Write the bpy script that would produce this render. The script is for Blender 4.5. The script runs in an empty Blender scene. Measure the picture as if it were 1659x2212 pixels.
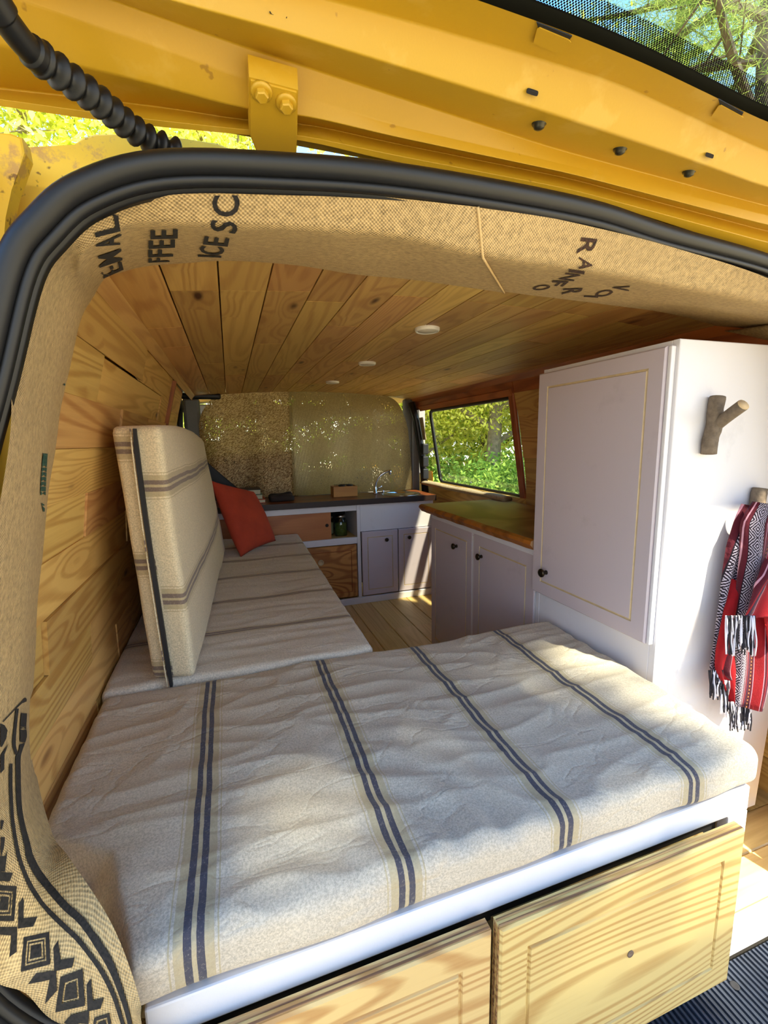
import bpy, bmesh, math, random
import numpy as np
from mathutils import Vector, Matrix, noise, geometry
from mathutils.bvhtree import BVHTree
random.seed(7); rng = np.random.default_rng(7)
SC = bpy.context.scene
COL = SC.collection
pi = math.pi

# ---------------------------------------------------------------- camera
W, H, FPX = 1659, 2212, 976.70
CAM = np.array([0, 0, 1.06])
RC = np.array([[0.9469806579546682, -0.3208055451809828, -0.017647539230048276],
               [-0.06656942801158612, -0.14217724180963054, -0.9876001939882435],
               [0.3143185402007873, 0.9364130680915012, -0.155994939640707]])
cd = bpy.data.cameras.new('camera'); cam = bpy.data.objects.new('camera', cd); COL.objects.link(cam)
cd.sensor_fit = 'VERTICAL'; cd.sensor_height = 36; cd.lens = FPX / H * 36; cd.clip_start = 0.01; cd.clip_end = 200
M = Matrix.Identity(4)
for i in range(3):
    M[i][0] = RC[0][i]; M[i][1] = -RC[1][i]; M[i][2] = -RC[2][i]; M[i][3] = CAM[i]
cam.matrix_world = M
SC.camera = cam
# ---------------------------------------------------------------- world, sun, exposure
wd = bpy.data.worlds.new('world'); SC.world = wd; wd.use_nodes = True
nt = wd.node_tree; nt.nodes.clear()
tc = nt.nodes.new('ShaderNodeTexCoord'); sp = nt.nodes.new('ShaderNodeSeparateXYZ'); cr = nt.nodes.new('ShaderNodeValToRGB')
bg = nt.nodes.new('ShaderNodeBackground'); wo = nt.nodes.new('ShaderNodeOutputWorld')
nt.links.new(tc.outputs['Generated'], sp.inputs[0]); nt.links.new(sp.outputs['Z'], cr.inputs[0])
nt.links.new(cr.outputs[0], bg.inputs[0]); nt.links.new(bg.outputs[0], wo.inputs[0])
e = cr.color_ramp.elements
e[0].position = 0.0; e[0].color = (0.86, 0.90, 0.92, 1)
e[1].position = 0.65; e[1].color = (0.10, 0.30, 0.72, 1)
n_ = e.new(0.35); n_.color = (0.32, 0.52, 0.84, 1)
bg.inputs[1].default_value = 2.15
sd = bpy.data.lights.new('sun', 'SUN'); sun = bpy.data.objects.new('sun', sd); COL.objects.link(sun)
sd.energy = 15.0; sd.angle = math.radians(1.8); sd.color = (1.0, 0.90, 0.68)
SUN = Vector((0.28, -0.60, 1.0)).normalized()
sun.rotation_euler = SUN.to_track_quat('Z', 'Y').to_euler(); sun.location = (3, -6, 12)
vs = SC.view_settings
vs.view_transform = 'Standard'; vs.look = 'None'; vs.gamma = 1.0; vs.use_curve_mapping = False
vs.exposure = 0.76
cy = SC.cycles
cy.use_denoising = True
try: cy.denoiser = 'OPENIMAGEDENOISE'
except Exception: pass
cy.max_bounces = 12; cy.diffuse_bounces = 8; cy.glossy_bounces = 3; cy.transmission_bounces = 6; cy.transparent_max_bounces = 16
cy.caustics_reflective = False; cy.caustics_refractive = False; cy.sample_clamp_indirect = 8

# ---------------------------------------------------------------- picture -> world helpers (used to measure, at real depths)
def ray(u, v):
    return RC.T @ np.array([u - W / 2, v - H / 2, FPX])
def pix(u, v, ax, val):
    d = ray(u, v); i = 'xyz'.index(ax); t = (val - CAM[i]) / d[i]
    return CAM + t * d
# ---------------------------------------------------------------- materials
def newmat(name):
    m = bpy.data.materials.new(name); m.use_nodes = True
    nt = m.node_tree; b = nt.nodes['Principled BSDF']
    return m, nt, b
def N(nt, t, **k):
    n = nt.nodes.new('ShaderNode' + t)
    for a, v in k.items(): setattr(n, a, v)
    return n
def L(nt, a, b): nt.links.new(a, b)
def math_(nt, op, a, b=None, c=None, clamp=False):
    n = N(nt, 'Math', operation=op); n.use_clamp = clamp
    for i, x in enumerate((a, b, c)):
        if x is None: continue
        if isinstance(x, (int, float)): n.inputs[i].default_value = x
        else: L(nt, x, n.inputs[i])
    return n.outputs[0]
def mix(nt, f, a, b, bt='MIX'):
    n = N(nt, 'Mix', data_type='RGBA', blend_type=bt)
    for s, x in ((n.inputs[0], f), (n.inputs[6], a), (n.inputs[7], b)):
        if isinstance(x, (int, float)): s.default_value = x
        elif isinstance(x, tuple): s.default_value = (*x[:3], 1)
        else: L(nt, x, s)
    return n.outputs[2]
def ramp(nt, fac, stops, interp='LINEAR'):
    n = N(nt, 'ValToRGB'); r = n.color_ramp; r.interpolation = interp
    while len(r.elements) > 1: r.elements.remove(r.elements[-1])
    r.elements[0].position = stops[0][0]; r.elements[0].color = (*stops[0][1], 1)
    for p, c in stops[1:]:
        q = r.elements.new(p); q.color = (*c, 1)
    L(nt, fac, n.inputs[0]); return n.outputs[0]
def g(v): return (v, v, v)
def mapping(nt, vec, sc, loc=(0, 0, 0), rot=(0, 0, 0)):
    n = N(nt, 'Mapping'); n.inputs['Scale'].default_value = sc; n.inputs['Location'].default_value = loc; n.inputs['Rotation'].default_value = rot
    L(nt, vec, n.inputs[0]); return n.outputs[0]
def noi(nt, vec, scale, detail=2, rough=.5, dist=0):
    n = N(nt, 'TexNoise'); n.inputs['Scale'].default_value = scale; n.inputs['Detail'].default_value = detail
    n.inputs['Roughness'].default_value = rough; n.inputs['Distortion'].default_value = dist
    L(nt, vec, n.inputs['Vector']); return n.outputs['Fac']
def bump(nt, b, h, strength=.3, dist=.002):
    n = N(nt, 'Bump'); n.inputs['Strength'].default_value = strength; n.inputs['Distance'].default_value = dist
    L(nt, h, n.inputs['Height']); L(nt, n.outputs[0], b.inputs['Normal'])
def srgb(r, g_, b):
    f = lambda c: (c / 255 / 12.92) if c <= 10 else ((c / 255 + .055) / 1.055) ** 2.4
    return (f(r), f(g_), f(b))
def plain(name, col, rough=.5, metal=0, var=.06, sc=30, bs=0, coat=0):
    m, nt, b = newmat(name)
    tc = N(nt, 'TexCoord'); f = noi(nt, tc.outputs['Object'], sc, 4, .6)
    f2 = ramp(nt, f, [(.3, g(1 - var * 2)), (.7, g(1 + 0))])
    L(nt, mix(nt, 1.0, col, f2, 'MULTIPLY'), b.inputs['Base Color'])
    b.inputs['Roughness'].default_value = rough; b.inputs['Metallic'].default_value = metal
    if coat: b.inputs['Coat Weight'].default_value = coat; b.inputs['Coat Roughness'].default_value = .15
    if bs: bump(nt, b, f, bs)
    return m
def wood(name, light, dark, knot=srgb(70, 35, 12), rings=26, sx=.8, sy=6.0, var=.16, rough=.45, knots=1.0, ringmix=.55, kscale=(3.2, 10, 10), hue=.012, bs=.12, sharp=.35):
    m, nt, b = newmat(name)
    tc = N(nt, 'TexCoord'); oi = N(nt, 'ObjectInfo')
    off = N(nt, 'VectorMath', operation='MULTIPLY_ADD'); cmb = N(nt, 'CombineXYZ')
    for i in range(3): L(nt, oi.outputs['Random'], cmb.inputs[i])
    L(nt, cmb.outputs[0], off.inputs[0]); off.inputs[1].default_value = (57.3, 23.1, 31.7); L(nt, tc.outputs['Object'], off.inputs[2])
    P = off.outputs[0]
    wob = N(nt, 'TexNoise'); wob.inputs['Scale'].default_value = 3; wob.inputs['Detail'].default_value = 1; L(nt, P, wob.inputs['Vector'])
    kv = mapping(nt, P, kscale)
    vor = N(nt, 'TexVoronoi', feature='F1'); vor.inputs['Scale'].default_value = 1; L(nt, kv, vor.inputs['Vector'])
    kd = vor.outputs['Distance']; sc_ = N(nt, 'SeparateColor'); L(nt, vor.outputs['Color'], sc_.inputs[0])
    on = math_(nt, 'GREATER_THAN', sc_.outputs[0], 1 - .45 * knots)
    kfac = math_(nt, 'MULTIPLY', ramp(nt, kd, [(.05, g(1)), (.13, g(0))]), on)
    khalo = math_(nt, 'MULTIPLY', ramp(nt, kd, [(.0, g(1)), (.42, g(0))]), on)
    gn = noi(nt, mapping(nt, P, (sx, sy, sy)), 1.0, 2, .45, .25)
    gsum = math_(nt, 'MULTIPLY_ADD', khalo, .10, gn)
    s = math_(nt, 'SINE', math_(nt, 'MULTIPLY', gsum, rings * 6.283 / 2))
    r1 = ramp(nt, math_(nt, 'MULTIPLY_ADD', s, .5, .5), [(sharp, g(0)), (.95, g(1))])
    fine = noi(nt, mapping(nt, P, (6, 170, 170)), 1.0, 2, .6)
    big = noi(nt, mapping(nt, P, (1.3, 5, 5)), 1.0, 2)
    f = math_(nt, 'MULTIPLY', r1, ringmix)
    f = math_(nt, 'ADD', f, math_(nt, 'MULTIPLY', math_(nt, 'SUBTRACT', fine, .5), .5))
    f = math_(nt, 'ADD', f, math_(nt, 'MULTIPLY', math_(nt, 'SUBTRACT', big, .45), .9), clamp=True)
    c = mix(nt, f, light, dark)
    c = mix(nt, math_(nt, 'MULTIPLY', khalo, .35), c, dark)
    c = mix(nt, kfac, c, knot)
    hs = N(nt, 'HueSaturation')
    w1 = N(nt, 'TexWhiteNoise', noise_dimensions='1D'); L(nt, oi.outputs['Random'], w1.inputs['W'])
    L(nt, math_(nt, 'MULTIPLY_ADD', oi.outputs['Random'], 2 * var, 1 - var), hs.inputs['Value'])
    L(nt, math_(nt, 'MULTIPLY_ADD', w1.outputs['Value'], -2 * hue, .5 + hue), hs.inputs['Hue'])
    L(nt, c, hs.inputs['Color']); L(nt, hs.outputs[0], b.inputs['Base Color'])
    b.inputs['Roughness'].default_value = rough
    bump(nt, b, f, bs, .002)
    return m
def paint(name, col, rough=.35):
    m, nt, b = newmat(name)
    tc = N(nt, 'TexCoord'); f = noi(nt, tc.outputs['Object'], 9, 5, .65); f3 = noi(nt, tc.outputs['Object'], 260, 2)
    c = mix(nt, ramp(nt, f, [(.28, g(1)), (.42, g(0))]), col, tuple(x * .90 for x in col))
    L(nt, c, b.inputs['Base Color']); b.inputs['Roughness'].default_value = rough
    bump(nt, b, math_(nt, 'ADD', f, math_(nt, 'MULTIPLY', f3, .25)), .12, .003)
    return m
def fabric(name, base, axis, c0, spacing, dark=srgb(66, 62, 72), tan=srgb(172, 154, 116), k=1.0, warpamp=.006, weave=520, dots=.30, wrinkle=.14):
    m, nt, b = newmat(name)
    tc = N(nt, 'TexCoord'); P = tc.outputs['Object']
    sx = N(nt, 'SeparateXYZ'); L(nt, P, sx.inputs[0]); c = sx.outputs[axis]
    w = noi(nt, P, 4, 2); w2 = noi(nt, P, 60, 2)
    c = math_(nt, 'ADD', c, math_(nt, 'MULTIPLY', math_(nt, 'SUBTRACT', w, .5), warpamp * 2))
    c = math_(nt, 'ADD', c, math_(nt, 'MULTIPLY', math_(nt, 'SUBTRACT', w2, .5), .0016))
    t = math_(nt, 'DIVIDE', math_(nt, 'SUBTRACT', c, c0), spacing)
    d = math_(nt, 'ABSOLUTE', math_(nt, 'SUBTRACT', math_(nt, 'FRACT', math_(nt, 'ADD', t, .5)), .5))
    d = math_(nt, 'MULTIPLY', d, spacing / .05)           # 1 == 5 cm
    q = lambda mm: mm * k / 50
    f1 = noi(nt, mapping(nt, P, (300, 300, 300)), 1, 3, .8); f0 = noi(nt, P, 6, 3)
    base2 = mix(nt, ramp(nt, f1, [(.38, g(0)), (.62, g(1))]), tuple(x * (1 - dots) for x in base), tuple(min(1, x * 1.12) for x in base))
    base3 = mix(nt, ramp(nt, f0, [(.3, g(0)), (.7, g(.25))]), base2, tuple(x * .85 for x in base))
    isdark = ramp(nt, d, [(0, g(0)), (q(2.6), g(1)), (q(11.5), g(0))], 'CONSTANT')
    istan = ramp(nt, d, [(0, g(1)), (q(22), g(0)), (q(25.5), g(1)), (q(27.5), g(0))], 'CONSTANT')
    c1 = mix(nt, math_(nt, 'MULTIPLY', istan, .75), base3, tan)
    dd = mix(nt, ramp(nt, f1, [(.55, g(0)), (.85, g(.55))]), dark, base)
    c2 = mix(nt, isdark, c1, dd)
    L(nt, c2, b.inputs['Base Color']); b.inputs['Roughness'].default_value = .9
    b.inputs['Sheen Weight'].default_value = .15
    wv = math_(nt, 'ADD', noi(nt, mapping(nt, P, (weave, weave * .25, weave)), 1, 1), noi(nt, mapping(nt, P, (weave * .25, weave, weave)), 1, 1))
    wr = noi(nt, mapping(nt, P, (6, 11, 8)), 1, 3, .5, .5)
    rid = math_(nt, 'ABSOLUTE', math_(nt, 'SUBTRACT', wr, .5))
    b1 = N(nt, 'Bump'); b1.inputs['Strength'].default_value = wrinkle; b1.inputs['Distance'].default_value = .02; L(nt, math_(nt, 'MULTIPLY', math_(nt, 'MINIMUM', rid, .035), 9), b1.inputs['Height'])
    b2 = N(nt, 'Bump'); b2.inputs['Strength'].default_value = .25; b2.inputs['Distance'].default_value = .001; L(nt, wv, b2.inputs['Height']); L(nt, b1.outputs[0], b2.inputs['Normal'])
    L(nt, b2.outputs[0], b.inputs['Normal'])
    return m
def burlap(name, col, tint=1.0):
    m, nt, b = newmat(name)
    uv = N(nt, 'UVMap'); s = N(nt, 'SeparateXYZ'); L(nt, uv.outputs[0], s.inputs[0])
    tcn = N(nt, 'TexCoord'); wob = noi(nt, tcn.outputs['Object'], 45, 2)
    pitch = .0046
    wu = math_(nt, 'MULTIPLY_ADD', wob, .5, math_(nt, 'DIVIDE', s.outputs[0], pitch)); wv_ = math_(nt, 'MULTIPLY_ADD', wob, .6, math_(nt, 'DIVIDE', s.outputs[1], pitch))
    a = math_(nt, 'SINE', math_(nt, 'MULTIPLY', wu, 6.283)); c = math_(nt, 'SINE', math_(nt, 'MULTIPLY', wv_, 6.283))
    h = math_(nt, 'MULTIPLY_ADD', math_(nt, 'MULTIPLY', a, c), .5, .5)
    f = noi(nt, tcn.outputs['Object'], 130, 3, .7); fb = noi(nt, tcn.outputs['Object'], 5, 2)
    hh = math_(nt, 'MULTIPLY_ADD', f, .9, math_(nt, 'MULTIPLY', h, .55))
    cc = mix(nt, ramp(nt, hh, [(.35, g(0)), (.95, g(1))]), tuple(x * .34 for x in col), tuple(min(1, x * 1.25) for x in col))
    cc = mix(nt, ramp(nt, fb, [(.35, g(.25)), (.65, g(0))]), cc, tuple(x * .7 for x in col))
    L(nt, cc, b.inputs['Base Color']); b.inputs['Roughness'].default_value = .95
    bump(nt, b, hh, .8, .0025)
    return m
def glassmat(name, tint=(1, 1, 1), refl=.08):
    m, nt, b = newmat(name); nt.nodes.remove(b)
    o = nt.nodes['Material Output']; t = N(nt, 'BsdfTransparent'); t.inputs[0].default_value = (*tint, 1)
    gl = N(nt, 'BsdfGlossy'); gl.inputs['Roughness'].default_value = .03
    fr = N(nt, 'LayerWeight'); fr.inputs[0].default_value = .08
    mx = N(nt, 'MixShader'); L(nt, math_(nt, 'MULTIPLY_ADD', fr.outputs['Fresnel'], .6, refl * .4), mx.inputs[0]); L(nt, t.outputs[0], mx.inputs[1]); L(nt, gl.outputs[0], mx.inputs[2])
    L(nt, mx.outputs[0], o.inputs[0]); return m
def leafmat(name, c1, c2, trans=.5):
    m, nt, b = newmat(name); nt.nodes.remove(b); o = nt.nodes['Material Output']
    ge = N(nt, 'NewGeometry'); c = ramp(nt, ge.outputs['Random Per Island'], [(0, c1), (1, c2)])
    d = N(nt, 'BsdfDiffuse'); t = N(nt, 'BsdfTranslucent'); L(nt, c, d.inputs[0]); L(nt, c, t.inputs[0])
    mx = N(nt, 'MixShader'); mx.inputs[0].default_value = trans; L(nt, d.outputs[0], mx.inputs[1]); L(nt, t.outputs[0], mx.inputs[2]); L(nt, mx.outputs[0], o.inputs[0])
    return m

PINE = wood('pine_planks', srgb(196, 154, 88), srgb(142, 90, 42), rings=48, sx=.45, sy=5, knots=1.3, var=.17, hue=.012, ringmix=.38)
PINEW = wood('pine_wall', srgb(214, 170, 98), srgb(164, 108, 48), rings=52, sx=.4, sy=5.5, knots=1.2, var=.18, ringmix=.5)
PINEF = wood('pine_floor', srgb(216, 186, 118), srgb(170, 130, 66), rings=34, sx=.4, knots=.8, var=.08, ringmix=.3)
REDWOOD = wood('reddish_pine', srgb(176, 104, 50), srgb(120, 62, 26), rings=16, knots=.5, var=.08)
PLY = wood('plywood', srgb(214, 182, 118), srgb(168, 118, 60), knot=srgb(150, 95, 55), rings=96, sx=.42, sy=3.4, var=.03, ringmix=.66, sharp=.45, knots=.35, kscale=(4.5, 7, 7), rough=.6)
PLYEDGE = wood('plywood_edge', srgb(190, 150, 95), srgb(90, 58, 38), rings=10, sx=1, sy=60, var=.05, knots=0, ringmix=.8)
COUNTER = wood('stained_counter', srgb(128, 66, 34), srgb(74, 34, 18), rings=10, var=.03, knots=.4, rough=.35)
LIVE = wood('live_edge_slab', srgb(168, 112, 60), srgb(110, 62, 28), rings=12, sx=1, sy=3, var=.03, knots=.8, rough=.28)
BARK = plain('bark', srgb(128, 112, 94), .9, var=.25, sc=60, bs=.8)
ENDWOOD = plain('cut_wood', srgb(206, 178, 134), .8)
WHITE = paint('white_paint', srgb(222, 219, 222))
MAUVE = paint('mauve_paint', srgb(196, 184, 190), .4)
BARE = plain('bare_groove', srgb(212, 190, 150), .6, var=.1)
YEL = None
def yellow():
    m, nt, b = newmat('yellow_paint'); tc = N(nt, 'TexCoord'); P = tc.outputs['Object']
    f = noi(nt, P, 14, 5, .6); fs = noi(nt, P, 420, 2)
    c = mix(nt, ramp(nt, f, [(.56, g(0)), (.64, g(.5))]), srgb(194, 152, 34), srgb(206, 168, 70))
    f4 = noi(nt, P, 55, 3)
    c = mix(nt, ramp(nt, f4, [(.24, g(.5)), (.28, g(0))]), c, srgb(120, 78, 22))
    L(nt, c, b.inputs['Base Color']); b.inputs['Roughness'].default_value = .42
    bump(nt, b, math_(nt, 'ADD', f, math_(nt, 'MULTIPLY', fs, .3)), .12, .002); return m
YEL = yellow()
def yellowrust():
    m, nt, b = newmat('yellow_rusty_paint'); tc = N(nt, 'TexCoord'); P = tc.outputs['Object']
    f = noi(nt, P, 26, 5, .7); f2 = noi(nt, P, 90, 3)
    c = mix(nt, ramp(nt, f, [(.58, g(0)), (.66, g(.8))]), srgb(238, 198, 60), srgb(196, 152, 90))
    c = mix(nt, ramp(nt, f2, [(.64, g(0)), (.70, g(.8))]), c, srgb(96, 52, 30))
    L(nt, c, b.inputs['Base Color']); b.inputs['Roughness'].default_value = .5; return m
YRUST = yellowrust()
BLACKRUB = plain('black_rubber', srgb(13, 13, 15), .46, var=.15, sc=25)
BLACKPL = plain('black_plastic', srgb(24, 24, 26), .4, var=.1)
GREYPL = plain('grey_plastic', srgb(120, 120, 118), .5)
STEEL = plain('steel', (.75, .75, .76), .16, 1.0, var=.02)
BRONZE = plain('bronze_knob', srgb(70, 58, 44), .28, .9, var=.15)
REDF = plain('rust_red_fabric', srgb(178, 62, 36), .9, var=.12, sc=14, bs=.3)
DARKIN = plain('dark_interior', srgb(26, 22, 20), .9)  # near black, puts the shade of gaps and box insides into the colour
BUR = burlap('burlap', srgb(196, 166, 116))
BURC = burlap('burlap_cushion', srgb(196, 176, 140))
INK = plain('black_ink', srgb(44, 38, 34), .95, var=.5, sc=260)
INKF = plain('faded_ink', srgb(84, 54, 36), .95, var=.5, sc=260)
GREENINK = plain('green_ink', srgb(44, 92, 72), .95, var=.4, sc=200)
FAB = fabric('striped_canvas', srgb(214, 204, 190), 0, -.078, .262)
FABB = fabric('striped_canvas_bench', srgb(212, 200, 182), 1, 1.352, .284, dark=srgb(112, 92, 86), k=.8)  # same canvas, stripes browned to paint in the light on the bench
FABC = fabric('striped_canvas_back', srgb(222, 204, 168), 2, .972, .262, dark=srgb(122, 104, 92), wrinkle=.05, k=1.1)
FABC2 = fabric('striped_canvas_back_edge', srgb(222, 204, 168), 2, 1.055, .262, dark=srgb(122, 104, 92), wrinkle=.05, k=1.1)
GLASS = glassmat('window_glass', (.96, .98, .95))
RUBMAT = plain('ribbed_rubber', srgb(44, 52, 66), .42, var=.3, sc=12)

# ---------------------------------------------------------------- object helpers
def props(o, label=None, cat=None, group=None, kind=None):
    if label: o['label'] = label
    if cat: o['category'] = cat
    if group: o['group'] = group
    if kind: o['kind'] = kind
    return o
def thing(name, label, cat, loc=(0, 0, 0), group=None, kind=None):
    o = bpy.data.objects.new(name, None); COL.objects.link(o); o.location = loc; o.empty_display_size = .05
    return props(o, label, cat, group, kind)
def rootloc(p):
    v = Vector((0, 0, 0))
    while p is not None: v += p.location; p = p.parent
    return v
def mobj(name, verts, faces, mat, parent=None, smooth=False, uv=None, mats=None, fm=None, origin=None):
    """verts in world space; origin is taken off (defaults to centre of the verts for top level, parent's root otherwise)"""
    V = np.asarray(verts, float)
    o0 = np.array(origin if origin is not None else ((0, 0, 0)), float)
    me = bpy.data.meshes.new(name); me.from_pydata((V - o0).tolist(), [], [list(f) for f in faces])
    for m_ in (mats or [mat]): me.materials.append(m_)
    if fm is not None: me.polygons.foreach_set('material_index', fm)
    if smooth: me.polygons.foreach_set('use_smooth', [True] * len(me.polygons))
    if uv is not None:
        ul = me.uv_layers.new(name='UVMap'); li = np.empty(len(me.loops), int); me.loops.foreach_get('vertex_index', li)
        ul.data.foreach_set('uv', np.asarray(uv)[li].ravel())
    me.update()
    o = bpy.data.objects.new(name, me); COL.objects.link(o)
    if parent is not None:
        o.parent = parent; o.location = Vector(o0) - rootloc(parent)
    else: o.location = o0
    return o
def frombm(name, bm, mat, parent=None, smooth=False, mats=None, origin=(0, 0, 0)):
    bmesh.ops.recalc_face_normals(bm, faces=bm.faces[:])
    v = [tuple(x.co) for x in bm.verts]; bm.verts.index_update(); f = [[x.index for x in q.verts] for q in bm.faces]; fm = [q.material_index for q in bm.faces]
    bm.free(); return mobj(name, v, f, mat, parent, smooth, mats=mats, fm=fm, origin=origin)
def bmbox(bm, x0, x1, y0, y1, z0, z1, bev=0, mi=0):
    r = bmesh.ops.create_cube(bm, size=1)
    bmesh.ops.scale(bm, vec=(x1 - x0, y1 - y0, z1 - z0), verts=r['verts']); bmesh.ops.translate(bm, vec=((x0 + x1) / 2, (y0 + y1) / 2, (z0 + z1) / 2), verts=r['verts'])
    fs = list({f for v in r['verts'] for f in v.link_faces})
    for f in fs: f.material_index = mi
    if bev:
        es = list({e_ for v in r['verts'] for e_ in v.link_edges})
        q = bmesh.ops.bevel(bm, geom=es, offset=bev, segments=2, profile=.5, affect='EDGES')
        for f in q['faces']: f.material_index = mi
def box(name, x0, x1, y0, y1, z0, z1, mat, parent=None, bev=.002):
    bm = bmesh.new(); bmbox(bm, x0, x1, y0, y1, z0, z1, bev)
    return frombm(name, bm, mat, parent, origin=((x0 + x1) / 2, (y0 + y1) / 2, (z0 + z1) / 2))
_pl = {}
def plank(parent, p0, p1, wdir, w, t, mat, name='plank', ch=.004, kind=None):
    """board from p0 to p1 (centre line of its SHOWN face), wide along wdir, thickness t going behind"""
    p0 = Vector(p0); p1 = Vector(p1); X = (p1 - p0); Ln = X.length; X.normalize()
    Y = Vector(wdir); Y = (Y - X * Y.dot(X)).normalized(); Z = X.cross(Y)
    key = (round(Ln, 3), round(w, 4), round(t, 4), mat.name, ch)
    me = _pl.get(key)
    if me is None:
        h = w / 2; prof = [(-h, -t), (h, -t), (h, -ch), (h - ch, 0), (-h + ch, 0), (-h, -ch)]
        v = [(x, a, b) for x in (-Ln / 2, Ln / 2) for a, b in prof]; n = 6
        f = [[i, (i + 1) % n, (i + 1) % n + n, i + n] for i in range(n)] + [list(range(n))[::-1], list(range(n, 2 * n))]
        me = bpy.data.meshes.new(name); me.from_pydata(v, [], f); me.materials.append(mat); me.update(); _pl[key] = me
    o = bpy.data.objects.new(name, me); COL.objects.link(o)
    m4 = Matrix((X, Y, Z)).transposed().to_4x4(); m4.translation = (p0 + p1) / 2
    if parent is not None: o.parent = parent; m4.translation -= rootloc(parent)
    o.matrix_local = m4
    return o
def lathe(name, prof, at, axis, mat, parent=None, seg=20, smooth=True, mats=None, fmf=None):
    """prof = [(r, h)], revolved round axis through at"""
    A = Vector(axis).normalized(); U = A.orthogonal().normalized(); V_ = A.cross(U); at = Vector(at)
    vs_, fs = [], []
    for r, h in prof:
        for k in range(seg):
            a = 2 * pi * k / seg; vs_.append(at + A * h + (U * math.cos(a) + V_ * math.sin(a)) * r)
    for i in range(len(prof) - 1):
        for k in range(seg):
            a, b = i * seg + k, i * seg + (k + 1) % seg; fs.append([a, b, b + seg, a + seg])
    if prof[0][0] > 1e-5: fs.append(list(range(seg))[::-1])
    if prof[-1][0] > 1e-5: fs.append([(len(prof) - 1) * seg + k for k in range(seg)])
    return mobj(name, vs_, fs, mat, parent, smooth, origin=at)
def crom(P, n):
    P = [np.array(p, float) for p in P]; Q = [2 * P[0] - P[1]] + P + [2 * P[-1] - P[-2]]; out = []
    for i in range(1, len(Q) - 2):
        for k in range(n):
            t = k / n; a, b, c, d = Q[i - 1:i + 3]
            out.append(.5 * ((2 * b) + (-a + c) * t + (2 * a - 5 * b + 4 * c - d) * t * t + (-a + 3 * b - 3 * c + d) * t ** 3))
    out.append(P[-1]); return np.array(out)
def tubegeo(path, rad, seg=10, caps=True):
    P = [Vector(p) for p in path]; n = len(P); R = rad if hasattr(rad, '__len__') else [rad] * n
    vs_, fs = [], []; up = None
    for i, p in enumerate(P):
        t = (P[min(i + 1, n - 1)] - P[max(i - 1, 0)]).normalized()
        up = t.orthogonal().normalized() if up is None else (up - t * up.dot(t)).normalized()
        s = t.cross(up)
        for k in range(seg):
            a = 2 * pi * k / seg; vs_.append(tuple(p + (up * math.cos(a) + s * math.sin(a)) * R[i]))
    for i in range(n - 1):
        for k in range(seg):
            a, b = i * seg + k, i * seg + (k + 1) % seg; fs.append([a, b, b + seg, a + seg])
    if caps: fs += [list(range(seg))[::-1], [(n - 1) * seg + k for k in range(seg)]]
    return vs_, fs
def tube(name, path, rad, mat, parent=None, seg=10):
    v, f = tubegeo(path, rad, seg); return mobj(name, v, f, mat, parent, True, origin=path[0])
def gridfaces(nu, nv, off=0, closeu=False):
    return [[off + i * nv + j, off + ((i + 1) % nu) * nv + j, off + ((i + 1) % nu) * nv + j + 1, off + i * nv + j + 1] for i in range(nu if closeu else nu - 1) for j in range(nv - 1)]
def slab(x0, x1, y0, y1, z0, z1, r, nx, ny, nz, warp=None):
    """rounded slab as a welded grid"""
    bm = bmesh.new(); d = {}
    def vert(p):
        k = tuple(np.round(p, 5))
        if k not in d: d[k] = bm.verts.new(p)
        return d[k]
    X = np.linspace(x0, x1, nx + 1); Y = np.linspace(y0, y1, ny + 1); Z = np.linspace(z0, z1, nz + 1)
    def face(*ps):
        q = [vert(p) for p in ps]
        if len(set(q)) == 4: bm.faces.new(q)
    for zz, flip in ((z0, 1), (z1, 0)):
        for i in range(nx):
            for j in range(ny):
                q = [(X[i], Y[j], zz), (X[i + 1], Y[j], zz), (X[i + 1], Y[j + 1], zz), (X[i], Y[j + 1], zz)]; face(*(q[::-1] if flip else q))
    for yy, flip in ((y0, 0), (y1, 1)):
        for i in range(nx):
            for j in range(nz):
                q = [(X[i], yy, Z[j]), (X[i + 1], yy, Z[j]), (X[i + 1], yy, Z[j + 1]), (X[i], yy, Z[j + 1])]; face(*(q[::-1] if flip else q))
    for xx, flip in ((x0, 1), (x1, 0)):
        for i in range(ny):
            for j in range(nz):
                q = [(xx, Y[i], Z[j]), (xx, Y[i + 1], Z[j]), (xx, Y[i + 1], Z[j + 1]), (xx, Y[i], Z[j + 1])]; face(*(q[::-1] if flip else q))
    lo = Vector((x0 + r, y0 + r, z0 + r)); hi = Vector((x1 - r, y1 - r, z1 - r))
    for v in bm.verts:
        c = Vector([min(max(v.co[i], lo[i]), hi[i]) for i in range(3)]); dd = v.co - c
        if dd.length > 1e-6: v.co = c + dd.normalized() * min(dd.length, r)
        if warp: v.co = warp(v.co)
    return bm
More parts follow.
